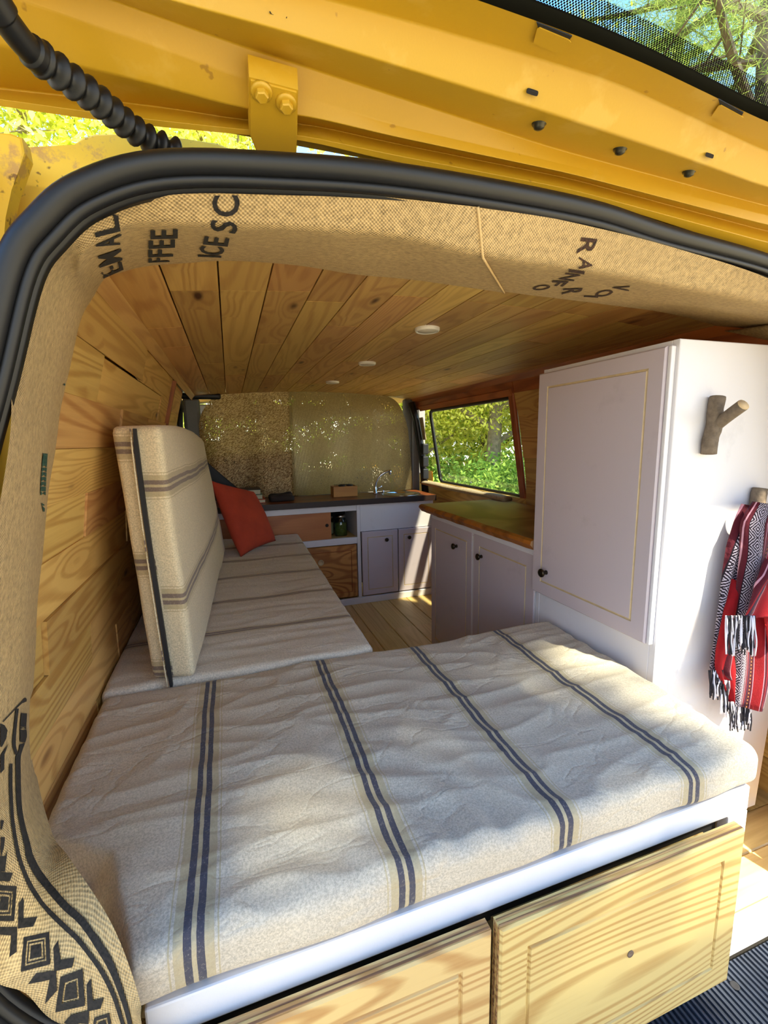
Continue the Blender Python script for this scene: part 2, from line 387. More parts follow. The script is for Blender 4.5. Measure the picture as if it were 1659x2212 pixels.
def routed(name, O, U, V_, w, h, t, mat, parent, inset=.035, gw=.006, gd=.004, gmat=None, cuts=None):
    """panel with a routed rectangular groove. O = corner on the front face, U,V in-plane unit vectors; normal = U x V points out"""
    O = Vector(O); U = Vector(U); V_ = Vector(V_); Nn = U.cross(V_).normalized()
    i0 = inset; us = [0, i0, i0 + gw, w - i0 - gw, w - i0, w]; vs2 = [0, i0, i0 + gw, h - i0 - gw, h - i0, h]
    verts, faces, fm = [], [], []
    def q(a, b, c, d, m=0): n = len(verts); verts.extend([a, b, c, d]); faces.append([n, n + 1, n + 2, n + 3]); fm.append(m)
    P = lambda u, v, z=0: O + U * u + V_ * v + Nn * z
    def ring(u0, v0, u1, v1, U0, V0, U1, V1, z, Z, m):   # outer rect u0..,z to inner rect U0..,Z
        a = [P(u0, v0, z), P(u1, v0, z), P(u1, v1, z), P(u0, v1, z)]; b = [P(U0, V0, Z), P(U1, V0, Z), P(U1, V1, Z), P(U0, V1, Z)]
        for k in range(4): q(a[k], a[(k + 1) % 4], b[(k + 1) % 4], b[k], m)
    e = .003
    ring(0, 0, w, h, e, e, w - e, h - e, -e, 0, 0)
    ring(e, e, w - e, h - e, i0, i0, w - i0, h - i0, 0, 0, 0)
    ring(i0, i0, w - i0, h - i0, i0 + gw * .3, i0 + gw * .3, w - i0 - gw * .3, h - i0 - gw * .3, 0, -gd, 1)
    ring(i0 + gw * .3, i0 + gw * .3, w - i0 - gw * .3, h - i0 - gw * .3, i0 + gw * .7, i0 + gw * .7, w - i0 - gw * .7, h - i0 - gw * .7, -gd, -gd, 1)
    ring(i0 + gw * .7, i0 + gw * .7, w - i0 - gw * .7, h - i0 - gw * .7, i0 + gw, i0 + gw, w - i0 - gw, h - i0 - gw, -gd, 0, 1)
    q(P(i0 + gw, i0 + gw), P(w - i0 - gw, i0 + gw), P(w - i0 - gw, h - i0 - gw), P(i0 + gw, h - i0 - gw))
    ring(0, 0, w, h, 0, 0, w, h, -t, -e, 0)
    q(P(0, 0, -t), P(0, h, -t), P(w, h, -t), P(w, 0, -t))
    bm = bmesh.new(); vv = [bm.verts.new(v) for v in verts]
    for f, m_ in zip(faces, fm):
        try: bm.faces.new([vv[k] for k in f]).material_index = m_
        except ValueError: pass
    bmesh.ops.remove_doubles(bm, verts=bm.verts[:], dist=1e-5)
    return frombm(name, bm, mat, parent, mats=[mat, gmat or BARE], origin=tuple(O))
def knob(parent, at, axis, r=.013, name='knob'):
    return lathe(name, [(r * .55, 0), (r * .5, r * .3), (r * .4, r * .7), (r * .8, r * 1.0), (r, r * 1.3), (r * .95, r * 1.6), (r * .6, r * 1.8), (r * .3, r * 1.75), (0, r * 1.75)], at, axis, BRONZE, parent, 18)
def xw(z):  # left wall
    return float(np.interp(z, [0, .6, .9, 1.15, 1.38], [-.34, -.335, -.315, -.27, -.21]))
def xr(z): return 1.10 - xw(z)
def zc(x): return 1.362 + .045 * (1 - ((x - .55) / .77) ** 2)

# ================================================================ structure
# ---- ceiling
ceil = thing('ceiling', 'tongue and groove pine ceiling running the length of the van', 'ceiling', (.55, 2, 1.38), kind='structure')
bw = .0955; x = -.19; k = 0
while x < 1.30:
    xc = x + bw / 2; s = (zc(x + bw) - zc(x)) / bw
    cuts = [.72] + sorted(random.sample([1.05, 1.35, 1.6, 1.95, 2.3, 2.7], 2)) + [3.17]
    if k == 4: cuts = [.72, 1.12, 2.35, 3.17]
    for a, b in zip(cuts[:-1], cuts[1:]):
        plank(ceil, (xc, a + .0015, zc(xc)), (xc, b - .0015, zc(xc)), (-1, 0, -s), bw - .003, .012, PINE, ch=.0035)
    x += bw; k += 1
# ---- left wall : horizontal boards, each slightly out of line with the next
wl = thing('wall_left', 'honey coloured pine board wall on the left side', 'wall', (-.33, 1.8, .7), kind='structure')
z = .40; row = 0; rr = random.Random(3)
while z < 1.335:
    hgt = .094; z1 = min(z + hgt, 1.345)
    cuts = [.50] + sorted(rr.sample([.85, 1.1, 1.32, 1.5, 1.72, 1.95], 2)) + [2.17]
    for i, (a, b) in enumerate(zip(cuts[:-1], cuts[1:])):
        off = rr.uniform(-.007, .007)
        xa, xb = xw(z), xw(z1); zm = (z + z1) / 2; xm = (xa + xb) / 2 + off
        plank(wl, (xm, b - .001, zm), (xm + rr.uniform(-.003, .003), a + .001, zm), (xb - xa, 0, z1 - z), math.hypot(xb - xa, z1 - z) - .001, .014, PINEW, ch=.010 if z > .7 else .004)
    z += hgt; row += 1
z = .02
while z < .39:
    plank(wl, (-.345, 3.1, z + .047), (-.345, .6, z + .047), (0, 0, 1), .093, .014, PINEW); z += .094
# forward part of the left wall, an inset panel round the blanked window
for i, zz in enumerate(np.arange(.45, 1.33, .11)):
    z1 = min(zz + .11, 1.345); xa, xb = xw(zz) - .012, xw(z1) - .012
    plank(wl, ((xa + xb) / 2, 2.74, (zz + z1) / 2), ((xa + xb) / 2, 2.19, (zz + z1) / 2), (xb - xa, 0, z1 - zz), math.hypot(xb - xa, z1 - zz) - .001, .012, PINEW)
tr = thing('trim_1', 'thin upright pine strip edging the left wall boards', 'trim', (xw(.9), 2.18, .9), kind='structure')
for za, zb in ((.5, .9), (.9, 1.15), (1.15, 1.33)):
    plank(tr, (xw(za) + .008, 2.18, za), (xw(zb) + .008, 2.18, zb), (0, 1, 0), .022, .02, REDWOOD, name='strip')
tr = thing('trim_2', 'pine cove strip between left wall and ceiling', 'trim', (-.2, 2, 1.36), kind='structure')
plank(tr, (-.200, 3.15, 1.352), (-.200, .74, 1.352), (.5, 0, .5), .036, .012, PINE, name='strip')
tr = thing('trim_6', 'pine cove strip between right wall and ceiling', 'trim', (1.3, 2, 1.36), kind='structure')
plank(tr, (1.300, .74, 1.352), (1.300, 3.15, 1.352), (-.5, 0, .5), .040, .012, REDWOOD, name='strip')
# black seal of the blanked front left window
def loop_tube(name, pts, rad, mat, parent=None, seg=8, n=6, **k):
    P = crom([*pts], n); return tube(name, P, rad, mat, parent, seg)
w2 = thing('window_2', 'black rubber edged blanked window on the left wall', 'window', (-.26, 2.9, 1.0), kind='structure')
loop_tube('window_seal', [(-.275, 2.55, 1.31), (-.26, 2.80, 1.325), (-.262, 2.98, 1.30), (-.272, 3.06, 1.24), (-.30, 3.10, 1.05), (-.325, 3.12, .75)], .018, BLACKRUB, w2)
box('pillar_cover', -.36, -.285, 3.06, 3.25, .4, 1.34, GREYPL, w2, .02)
# ---- right wall
wr = thing('wall_right', 'pine board wall on the right side with window cutout', 'wall', (1.43, 1.8, .7), kind='structure')
WY0, WY1, WZ0, WZ1 = 1.99, 3.00, .755, 1.262
z = .02; rr = random.Random(5)
while z < 1.34:
    z1 = min(z + .105, 1.35); xa, xb = xr(z), xr(z1); zm = (z + z1) / 2
    spans = [(.60, 1.93), (1.93, 3.15)] if (z1 < WZ0 + .02 or z > WZ1 - .03) else [(.60, 1.93)]
    for a, b in spans:
        o_ = rr.uniform(-.003, .003)
        plank(wr, ((xa + xb) / 2 + o_, a + .001, zm), ((xa + xb) / 2 + o_, b - .001, zm), (xb - xa, 0, z1 - z), math.hypot(xb - xa, z1 - z) - .001, .014, PINEW if z < 1.2 else REDWOOD)
    z += .105
for nm, lab, p0, p1, wd_, w_ in (('trim_3', 'reddish pine upright trim beside the side window', (xr(.74) - .012, 1.965, .74), (xr(1.28) - .012, 1.965, 1.28), (0, 1, 0), .045),
                                 ('trim_4', 'reddish pine strip above the side window', (xr(1.275) - .012, 1.95, 1.285), (xr(1.275) - .012, 3.08, 1.285), (-.05, 0, .1), .035)):
    t_ = thing(nm, lab, 'trim', p0, kind='structure'); plank(t_, p0, p1, wd_, w_, .012, REDWOOD, name='strip')
# side window
wn = thing('window_1', 'side window in the sliding door looking into the trees', 'window', (1.37, 2.5, 1.0), kind='structure')
def wpt(y, z, dx=0): return (xr(z) + dx, y, z)
rad = .05; pts = []
for (yy, zz, a0) in ((WY1 - rad, WZ1 - rad, 0), (WY0 + rad * .4, WZ1 - rad * .4, 90), (WY0 + rad * .4, WZ0 + rad * .4, 180), (WY1 - rad, WZ0 + rad, 270)):
    rr_ = rad if yy > 2.5 else rad * .4
    for q in range(0, 91, 15):
        a = math.radians(a0 + q); pts.append(wpt(yy + rr_ * math.cos(a), zz + rr_ * math.sin(a), .02))
v, f = tubegeo(pts + [pts[0]], .012, 8, False); mobj('window_seal', v, f, BLACKRUB, wn, True)
mobj('pane', pts + [tuple(np.array(p) + [.004, 0, 0]) for p in pts], [list(range(len(pts))), list(range(len(pts), 2 * len(pts)))[::-1]], GLASS, wn)
# ---- floor
fl = thing('floor', 'pale pine plank floor', 'floor', (.55, 1.8, 0), kind='structure')
for xx in np.arange(-.355, 1.44, .13):
    for a, b in ((.752, 1.9), (1.9, 3.3)) if int(round(xx * 100)) % 2 else ((.752, 2.3), (2.3, 3.3)):
        plank(fl, (xx + .065, a, 0), (xx + .065, b, 0), (-1, 0, 0), .128, .02, PINEF, ch=.003)
for a in (.572, .662):
    plank(fl, (1.44, a + .045, 0), (-.30, a + .045, 0), (0, -1, 0), .089, .02, PINEF, ch=.003)
t_ = thing('trim_5', 'grey white painted riser board under the floor edge', 'trim', (.9, .57, -.04), kind='structure')
box('board', -.20, 1.36, .553, .570, -.085, -.002, WHITE, t_, .002)

# ---- van shell
vb = thing('van_body', 'yellow painted van body with peeling paint around the rear opening', 'van', (.55, 2, .7))
def arcshell(name, y0, y1, dz, mat, n=24, th=.006, x0=-.30, x1=1.40, parent=vb):
    xs = np.linspace(x0, x1, n); V = []
    for y_ in (y0, y1):
        for x_ in xs: V.append((x_, y_, zc(x_) + dz))
        for x_ in xs: V.append((x_, y_, zc(x_) + dz + th))
    F = []
    for i in range(n - 1):
        F += [[i, i + 1, 2 * n + i + 1, 2 * n + i], [n + i + 1, n + i, 3 * n + i, 3 * n + i + 1], [i + 1, i, n + i, n + i + 1], [2 * n + i, 2 * n + i + 1, 3 * n + i + 1, 3 * n + i]]
    return mobj(name, V, F, mat, parent)
arcshell('roof', .68, 4.1, .020, YEL)
arcshell('roof_lip', .606, .679, .014, YEL, x0=.24, x1=1.36)
def wallpanel(name, side, y0, y1, z0, z1, mat=YEL, off=.05, n=8):
    V = []; zs = np.linspace(z0, z1, n)
    for th in (0, .006):
        for y_ in (y0, y1):
            for z_ in zs:
                x_ = xw(z_) - off - th if side < 0 else xr(z_) + off + th; V.append((x_, y_, z_))
    F = []
    for i in range(n - 1): F += [[i, i + 1, n + i + 1, n + i], [2 * n + i + 1, 2 * n + i, 3 * n + i, 3 * n + i + 1]]
    return mobj(name, V, F, mat, vb)
wallpanel('side_panel', -1, .62, 3.2, -.25, 1.39)
wallpanel('side_panel', 1, .62, WY0 - .02, -.25, 1.39)
wallpanel('side_panel', 1, WY0 - .02, 3.2, -.25, WZ0 - .02)
wallpanel('side_panel', 1, WY0 - .02, 3.2, WZ1 + .02, 1.39)
wallpanel('side_panel', -1, 3.2, 4.1, -.25, .82); wallpanel('side_panel', 1, 3.2, 4.1, -.25, .82)
box('underbody', -.38, 1.48, .56, 4.1, -.26, -.09, DARKIN, vb, 0)
box('nose', -.36, 1.46, 4.1, 4.5, -.25, .80, YEL, vb, .05)
box('header_rail', -.25, 1.35, 3.95, 4.1, 1.28, 1.37, GREYPL, vb, .01)
for sx in (-1, 1):
    xa = -.34 if sx < 0 else 1.38
    box('front_pillar', xa, xa + .06, 3.25, 3.33, .8, 1.37, GREYPL, vb, .01)
    tube('windscreen_pillar', [((-.28 if sx < 0 else 1.38), 4.45, .80), ((-.20 if sx < 0 else 1.30), 4.02, 1.34)], .035, GREYPL, vb, 8)
mobj('windscreen', [(-.28, 4.45, .8), (1.38, 4.45, .8), (1.30, 4.02, 1.34), (-.20, 4.02, 1.34), (-.28, 4.456, .8), (1.38, 4.456, .8), (1.30, 4.026, 1.34), (-.20, 4.026, 1.34)], [[0, 1, 2, 3], [7, 6, 5, 4]], GLASS, vb)
box('dashboard', -.30, 1.40, 3.95, 4.35, .55, .80, GREYPL, vb, .04)
# rear corner sheet metal, left of the seal
def sheet(name, pxs, y0, th, mat, parent):
    a = [pix(u, v, 'y', y0) for u, v in pxs]; b = [p + np.array([0, th, 0]) for p in a]; n = len(a)
    bm = bmesh.new(); va = [bm.verts.new(p) for p in a]; vb_ = [bm.verts.new(p) for p in b]
    bm.faces.new(va); bm.faces.new(vb_[::-1])
    for i in range(n): bm.faces.new([va[i], vb_[i], vb_[(i + 1) % n], va[(i + 1) % n]])
    es = [e_ for e_ in bm.edges if e_.verts[0] in va and e_.verts[1] in va]
    bmesh.ops.bevel(bm, geom=es, offset=.0025, segments=2, affect='EDGES', profile=.5)
    return frombm(name, bm, mat, parent)
sheet('gutter_channel', [(-160, 330), (-60, 300), (60, 318), (165, 318), (178, 296), (205, 288), (300, 289), (400, 300), (470, 308), (560, 345), (560, 420), (200, 470), (90, 640), (40, 900), (-20, 1250), (-200, 1250)], .64, .03, YRUST, vb)
sheet('corner_panel', [(-170, 300), (-40, 285), (22, 286), (48, 296), (54, 330), (40, 370), (25, 410), (12, 470), (5, 560), (-40, 800), (-60, 1200), (-260, 1200)], .585, .02, YRUST, vb)

# ---- rubber seal round the rear opening
seal_out = [(-.08, .50, .02), (-.10, .50, .18), (-.135, .50, .31), (-.20, .50, .352), (-.265, .50, .415), (-.312, .50, .52), (-.318, .50, .68), (-.292, .50, .85), (-.252, .50, 1.01), (-.212, .50, 1.13), (-.181, .50, 1.222), (-.154, .50, 1.262), (-.116, .50, 1.297), (-.048, .50, 1.3245), (.0645, .50, 1.3415), (.212, .50, 1.352), (.45, .525, 1.359), (.664, .55, 1.356), (.87, .575, 1.355), (1.02, .58, 1.343), (1.12, .58, 1.328), (1.19, .58, 1.30), (1.235, .58, 1.262), (1.26, .58, 1.21), (1.29, .58, 1.10), (1.33, .58, .9), (1.37, .58, .7), (1.375, .58, .5), (1.33, .58, .36), (1.25, .58, .2), (1.22, .58, .0)]
_o = [(330, 322), (600, 327), (900, 357), (1265, 427), (1449, 487), (1659, 548)]
_y = [.50, .50, .505, .535, .56, .585]
_new = [tuple(pix(u, v, 'y', y_)) for (u, v), y_ in zip(_o, _y)]
seal_out = seal_out[:13] + [(p[0], p[1] , p[2] + .001) for p in _new] + [(1.06, .59, 1.345), (1.14, .59, 1.322)] + seal_out[21:]
SO = crom(seal_out, 6)
cen = np.array([.55, .52, .75])
def inward(P, d):
    out = []
    for i in range(len(P)):
        t = P[min(i + 1, len(P) - 1)] - P[max(i - 1, 0)]; n_ = np.array([t[2], 0, -t[0]]); n_ /= np.linalg.norm(n_); out.append(P[i] + n_ * d)
    return np.array(out)
seal = thing('door_seal', 'black rubber weather seal framing the rear door opening', 'seal', (.55, .52, .7))
def sealsweep(name, offs, mat=BLACKRUB):
    rows = []
    for d, dy in offs: rows.append(inward(SO, d) + np.array([0, dy, 0]))
    A = np.array(rows); n, m = A.shape[:2]
    # A[profile][station]
    F = [[j * m + i, j * m + i + 1, ((j + 1) % n) * m + i + 1, ((j + 1) % n) * m + i] for j in range(n) for i in range(m - 1)]
    return mobj(name, A.reshape(-1, 3), F, mat, seal, True)
sealsweep('bulb', [(.0128 - .0112 * math.cos(a), .002 - .0125 * math.sin(a)) for a in np.linspace(0, 2 * pi, 15)[:-1]])
sealsweep('inner_lip', [(.0262 - .0054 * math.cos(a), .006 - .0066 * math.sin(a)) for a in np.linspace(0, 2 * pi, 11)[:-1]])
sealsweep('flange', [(.014, .006), (.033, .010), (.033, .020), (.004, .020)])

# ---- burlap lining round the opening
SI = inward(SO, .040); st_z = SO
def near(P, px):   # station on inner seal edge whose projection is nearest px
    best = None
    for p in P:
        q = RC @ (p - CAM)
        if q[2] <= 0: continue
        u, v = W / 2 + FPX * q[0] / q[2], H / 2 + FPX * q[1] / q[2]; d = (u - px[0]) ** 2 + (v - px[1]) ** 2
        if best is None or d < best[0]: best = (d, p)
    return best[1]
def wallpt(u, v, dx=.004):
    xv = -.28
    for _ in range(12):
        p = pix(u, v, 'x', xv); xv = xw(min(max(p[2], 0), 1.37)) + dx
    return pix(u, v, 'x', xv)
def pt(u, v, y): return pix(u, v, 'y', y)
ST = []   # (O, M, I)
yb = .512
ST.append((np.array([-.06, yb, .15]), np.array([-.075, .47, .2]), np.array([-.09, .455, .10])))
ST.append((np.array([-.115, yb, .36]), np.array([-.12, .475, .36]), pt(318, 2260, .450)))
ST.append((pt(145, 2212, yb), None, pt(300, 2150, .458)))
ST.append((pt(55, 2142, yb), None, pt(240, 1990, .495)))
ST.append((pt(-20, 2098, yb), None, pt(150, 1850, .60)))
ST.append((np.array([-.262, yb, .62]), None, pt(110, 1790, .68)))
ST.append((np.array([-.262, yb, .72]), None, wallpt(75, 1640)))
ST.append((np.array([-.250, yb, .82]), None, wallpt(78, 1450)))
ST.append((np.array([-.222, yb, .95]), None, wallpt(85, 1300)))
ST.append((np.array([-.1925, yb, 1.067]), None, wallpt(105, 1080)))
ST.append((pt(25, 820, yb), None, wallpt(125, 950)))
ST.append((pt(40, 750, yb), None, wallpt(142, 850)))
ST.append((pt(90, 580, yb), None, wallpt(182, 690)))
ST.append((pt(150, 490, yb), pt(175, 560, .575), pix(222, 603, 'z', 1.345)))
ST.append((pt(205, 450, yb), pt(222, 520, .555), pix(262, 585, 'z', 1.350)))
ST.append((pt(280, 420, yb), pt(290, 486, .548), pix(315, 572, 'z', 1.355)))
for o_, m_, i_ in (((365, 412), (380, 484), (400, 565)), ((450, 407), (455, 487), (500, 560)), ((600, 408), (600, 490), (640, 570)), ((720, 414), (715, 496), (770, 590)), ((830, 420), (830, 504), (880, 600))):
    ST.append((pt(*o_, yb), pt(*m_, .545), pix(*i_, 'z', 1.36)))
for o_, m_, i_, y_ in (((960, 434), (985, 538), (1010, 618), .515), ((1083, 450), (1083, 560), (1140, 637), .522), ((1266, 487), (1250, 583), (1300, 657), .54), ((1449, 533), (1449, 620), (1480, 685), .56), ((1659, 601), (1659, 662), (1659, 740), .58)):
    ST.append((pt(*o_, y_), pt(*m_, y_ + .034), pix(*i_, 'z', 1.352)))
for (a, b, c) in (((1.13, .595, 1.285), (1.15, .65, 1.285), (1.30, .93, 1.34)), ((1.20, .595, 1.22), (1.23, .66, 1.22), (1.335, .74, 1.24)), ((1.25, .595, 1.09), (1.28, .66, 1.09), (1.37, .72, 1.10)), ((1.30, .595, .85), (1.33, .66, .85), (1.40, .70, .85)), ((1.335, .595, .6), (1.35, .65, .6), (1.425, .68, .6)), ((1.30, .595, .35), (1.33, .64, .35), (1.43, .66, .35)), ((1.22, .595, .05), (1.30, .62, .05), (1.43, .64, .05))):
    ST.append((np.array(a), np.array(b), np.array(c)))
full = []
for i, (O_, M_, I_) in enumerate(ST):
    if M_ is None:
        M_ = O_ * .55 + I_ * .45; outw = np.array([.012, -.008, 0]) if i < 5 else np.array([.010, -.004, 0]); M_ = M_ + outw
    full.append((O_, M_, I_))
Oc = crom([a[0] for a in full], 8); Mc = crom([a[1] for a in full], 8); Ic = crom([a[2] for a in full], 8)
NV = 20
def burlap_piece(name, i0, i1, label, push=0, fray=None):
    V, UV = [], []; U = 0; prev = None
    for i in range(i0, i1 + 1):
        O_, M_, I_ = Oc[i], Mc[i], Ic[i]
        row = []
        for j in range(NV + 1):
            t = j / NV
            if t < .40: p = O_ + (M_ - O_) * (t / .40)
            else: p = M_ + (I_ - M_) * ((t - .40) / .60)
            row.append(p)
        row = np.array(row); R2 = row.copy()
        for j in range(1, NV): R2[j] = row[j - 1] * .25 + row[j] * .5 + row[j + 1] * .25
        for j in range(0, NV + 1):
            q = Vector(R2[j]); n1 = noise.noise(q * 9) * .0035
            R2[j] = R2[j] + np.array([.7, 0, -.7]) * (n1 if 1 < j < NV - 1 else 0) * .8
            R2[j][2] -= push
        if prev is not None: U += np.linalg.norm(R2[6] - prev)
        prev = R2[6]; vv = 0
        for j in range(NV + 1):
            if j: vv += np.linalg.norm(R2[j] - R2[j - 1])
            V.append(R2[j]); UV.append((U, vv))
    F = [list(reversed(q)) for q in gridfaces(i1 - i0 + 1, NV + 1)]
    o = mobj(name, V, F, BUR, None, True, UV, origin=V[len(V) // 2])
    props(o, label, 'burlap lining', 'printed burlap sacks lining the opening')
    return o, BVHTree.FromPolygons([tuple(v) for v in V], F)
iS = next(i for i in range(len(Oc)) if Oc[i][0] > .29 and Oc[i][2] > 1.2)
bl, bvL = burlap_piece('burlap_lining', 0, iS, 'coffee sack burlap lining left pillar and top of the opening, black print', .0025)
br, bvR = burlap_piece('burlap_lining', iS - 3, len(Oc) - 1, 'burlap lining along the upper right of the opening, faded letters')
def hem_pts(side):
    pass
# overlapping edge of the left sack : a soft hem
hem = [Vector(Oc[iS] + (Mc[iS] - Oc[iS]) * t) for t in np.linspace(0, 1, 6)] + [Vector(Mc[iS] + (Ic[iS] - Mc[iS]) * t) for t in np.linspace(.1, 1, 8)]
mobj('hem', *tubegeo([p + Vector((0, -.001, -.003)) for p in hem], .0018, 6), BUR, bl, True, uv=np.zeros((len(hem) * 6, 2)))

# printed marks, laid on the cloth
def conform(name, polys, bvh, mat, parent, off=.0012, maxe=14):
    bm = bmesh.new()
    for P in polys:
        vv = [bm.verts.new((p[0], p[1], 0)) for p in P]
        try:
            tris = geometry.tessellate_polygon([[Vector((p[0], p[1], 0)) for p in P]])
            for t in tris: bm.faces.new([vv[k] for k in t])
        except Exception: pass
    for _ in range(4):
        es = [e_ for e_ in bm.edges if e_.calc_length() > maxe]
        if not es: break
        bmesh.ops.subdivide_edges(bm, edges=es, cuts=1); bmesh.ops.triangulate(bm, faces=bm.faces[:])
    bmesh.ops.remove_doubles(bm, verts=bm.verts[:], dist=.05)
    bm.verts.index_update(); V = []; ok = []
    for v in bm.verts:
        d = Vector(ray(v.co.x, v.co.y)).normalized(); hit = bvh.ray_cast(Vector(CAM), d)
        if hit[0] is None: V.append((0, 0, 0)); ok.append(False)
        else:
            n_ = hit[1] if hit[1].dot(d) < 0 else -hit[1]; V.append(tuple(hit[0] + n_ * off)); ok.append(True)
    F = [[x.index for x in f.verts] for f in bm.faces if all(ok[x.index] for x in f.verts)]
    F = [f for f in F if max((Vector(V[f[0]]) - Vector(V[f[1]])).length, (Vector(V[f[1]]) - Vector(V[f[2]])).length) < .05]
    bm.free()
    if F: return mobj(name, V, F, mat, parent)
_gl = {}
def glyph(ch):
    if ch in _gl: return _gl[ch]
    cu = bpy.data.curves.new('t', 'FONT'); cu.body = ch; cu.size = 1; cu.resolution_u = 3; cu.offset = .018
    o = bpy.data.objects.new('t', cu); me = bpy.data.meshes.new_from_object(o)
    v = np.array([x.co[:2] for x in me.vertices]); mn = v.min(0); v = (v - mn) / (v.max(0) - mn); f = [list(p.vertices) for p in me.polygons]
    bpy.data.objects.remove(o); bpy.data.curves.remove(cu); bpy.data.meshes.remove(me); _gl[ch] = (v, f); return _gl[ch]
def letters(name, L_, bvh, mat, parent):
    for ch, c, up, rt in L_:
        v, f = glyph(ch); P = np.array(c) + (v[:, :1] - .5) * np.array(rt) + (v[:, 1:] - .5) * np.array(up)
        conform(name, [[tuple(P[k]) for k in q] for q in f], bvh, mat, parent, maxe=9)
letters('printed_letter', [('E', (241.8, 581.8), (-44, 20), (-5, -18)), ('M', (237, 556), (-50, 17), (-3, -25)), ('A', (232.5, 521.5), (-54, 14), (3, -24)), ('L', (229, 487), (-54, 14), (-6, -34)), ('A', (232, 453), (-46, -8), (0, -24)),
         ('E', (354, 503.7), (-59, 2), (0, -20)), ('E', (349, 525.3), (-57, 3), (0, -18)), ('F', (346.6, 545.4), (-54, 2), (0, -16)), ('F', (343, 560.5), (-46, 2), (0, -9)),
         ('C', (457.7, 540), (-53, -4), (0, -18)), ('E', (466.6, 519.3), (-54, -5), (4, -18)), ('S', (483.3, 487.4), (-58, -8), (0, -24)), ('C', (487.8, 443.5), (-59, 0), (0, -46))], bvL, INK, bl)
conform('printed_letter', [[(427, 549), (478, 551), (478, 555), (427, 553)]], bvL, INK, bl)
letters('printed_letter', [('R', (1266.5, 532), (34, 4), (-12, 36)), ('A', (1264, 570), (28, 6), (0, 26)), ('N', (1231, 597), (32, 4), (-16, 14)), ('F', (1206, 611), (34, 2), (-14, 11)), ('O', (1170, 620), (38, -3), (-5, 11)),
         ('R', (1236, 628), (42, -2), (-4, 12)), ('O', (1305, 632.5), (38, -4), (-8, 14)), ('V', (1341, 621), (38, 2), (-2, 11))], bvR, INKF, br)
conform('printed_letter', [[(1229, 580), (1263, 585), (1262, 591), (1228, 586)]], bvR, INKF, br)
conform('printed_letter', [[(1262, 637), (1293, 639), (1292, 642), (1261, 640)]], bvR, INKF, br)
def stroke(P):   # P = [(x, y, w)]
    C = crom([(a, b, w) for a, b, w in P], 5); Lf, Rt = [], []
    for i in range(len(C)):
        t = C[min(i + 1, len(C) - 1)][:2] - C[max(i - 1, 0)][:2]; t /= np.linalg.norm(t) + 1e-9; n_ = np.array([-t[1], t[0]]) * C[i][2] / 2
        Lf.append(tuple(C[i][:2] + n_)); Rt.append(tuple(C[i][:2] - n_))
    return [[Lf[i], Lf[i + 1], Rt[i + 1], Rt[i]] for i in range(len(C) - 1)]
A_ = lambda l: [(x / 4.88, 1850 + y / 4.88, w / 4.88) for x, y, w in l]
B_ = lambda l: [(x / 5.53, 1480 + y / 5.53, w / 5.53) for x, y, w in l]
conform('printed_band', stroke(B_([(285, 170, 40), (280, 300, 65), (265, 500, 75), (268, 620, 80), (235, 780, 40), (205, 870, 60), (205, 1050, 58), (210, 1300, 60), (225, 1500, 60), (260, 1700, 65), (310, 1900, 75)]) + A_([(300, 0, 80), (370, 150, 85), (450, 260, 90), (560, 380, 90), (700, 530, 85), (850, 660, 85), (960, 800, 80), (1070, 960, 90), (1160, 1110, 85), (1230, 1270, 70), (1290, 1440, 60), (1340, 1600, 50), (1385, 1790, 45)])), bvL, INK, bl)
conform('printed_band', stroke(B_([(195, 280, 35), (175, 450, 35), (155, 700, 40), (185, 830, 40)])) + stroke(B_([(118, 940, 35), (115, 1150, 40), (120, 1350, 40), (135, 1600, 42), (170, 1850, 45)]) + A_([(185, 0, 45), (240, 160, 45), (320, 330, 50), (430, 490, 50), (560, 620, 55), (700, 750, 55), (830, 870, 55), (950, 1020, 50), (1060, 1170, 50), (1150, 1330, 50), (1220, 1490, 45), (1270, 1650, 40), (1312, 1790, 40)])) + stroke(B_([(20, 440, 12), (190, 265, 14), (300, 160, 30)])), bvL, INK, bl)
def rq(Q, a, b):
    Q = np.array(Q, float); c = Q.mean(0); A, B = c + (Q - c) * a, c + (Q - c) * b
    return [[tuple(A[i]), tuple(A[(i + 1) % 4]), tuple(B[(i + 1) % 4]), tuple(B[i])] for i in range(4)] if b > 0 else [[tuple(p) for p in A]]
A2 = lambda l: [(x / 4.88, 1850 + y / 4.88) for x, y in l]
for Q, rings in (([(250, 850), (525, 795), (540, 1130), (225, 1210)], ((1, .72), (.62, .52), (.40, 0))), ([(645, 1260), (880, 1175), (905, 1560), (590, 1630)], ((1, .58), (.46, 0))), ([(-60, 300), (165, 315), (140, 680), (-120, 680)], ((1, .70), (.6, .5), (.38, 0))), ([(1000, 1690), (1160, 1640), (1200, 1900), (960, 1900)], ((1, .70), (.5, 0)))):
    for a, b in rings: conform('printed_diamond', rq(A2(Q), a, b), bvL, INK, bl)
for Q in ([(230, 430), (243, 470), (240, 650), (395, 635), (350, 740), (180, 760), (185, 500)], [(-30, 740), (175, 740), (178, 1000), (95, 1060), (110, 830), (-30, 820)], [(620, 880), (650, 1080), (795, 1060), (770, 1160), (580, 1200), (570, 960)], [(600, 1190), (610, 1400), (480, 1545), (530, 1290), (300, 1335), (390, 1220)],
          [(965, 1275), (990, 1505), (1100, 1480), (1070, 1590), (930, 1620), (920, 1340)], [(945, 1610), (940, 1800), (800, 1790), (680, 1740), (750, 1660)], [(-20, 165), (125, 175), (90, 265), (-20, 260)], [(-20, 0), (50, 0), (25, 120), (-20, 200)]):
    conform('printed_arrow', [A2(Q)], bvL, INK, bl)
B2 = lambda l: [(x / 5.53, 1480 + y / 5.53) for x, y in l]
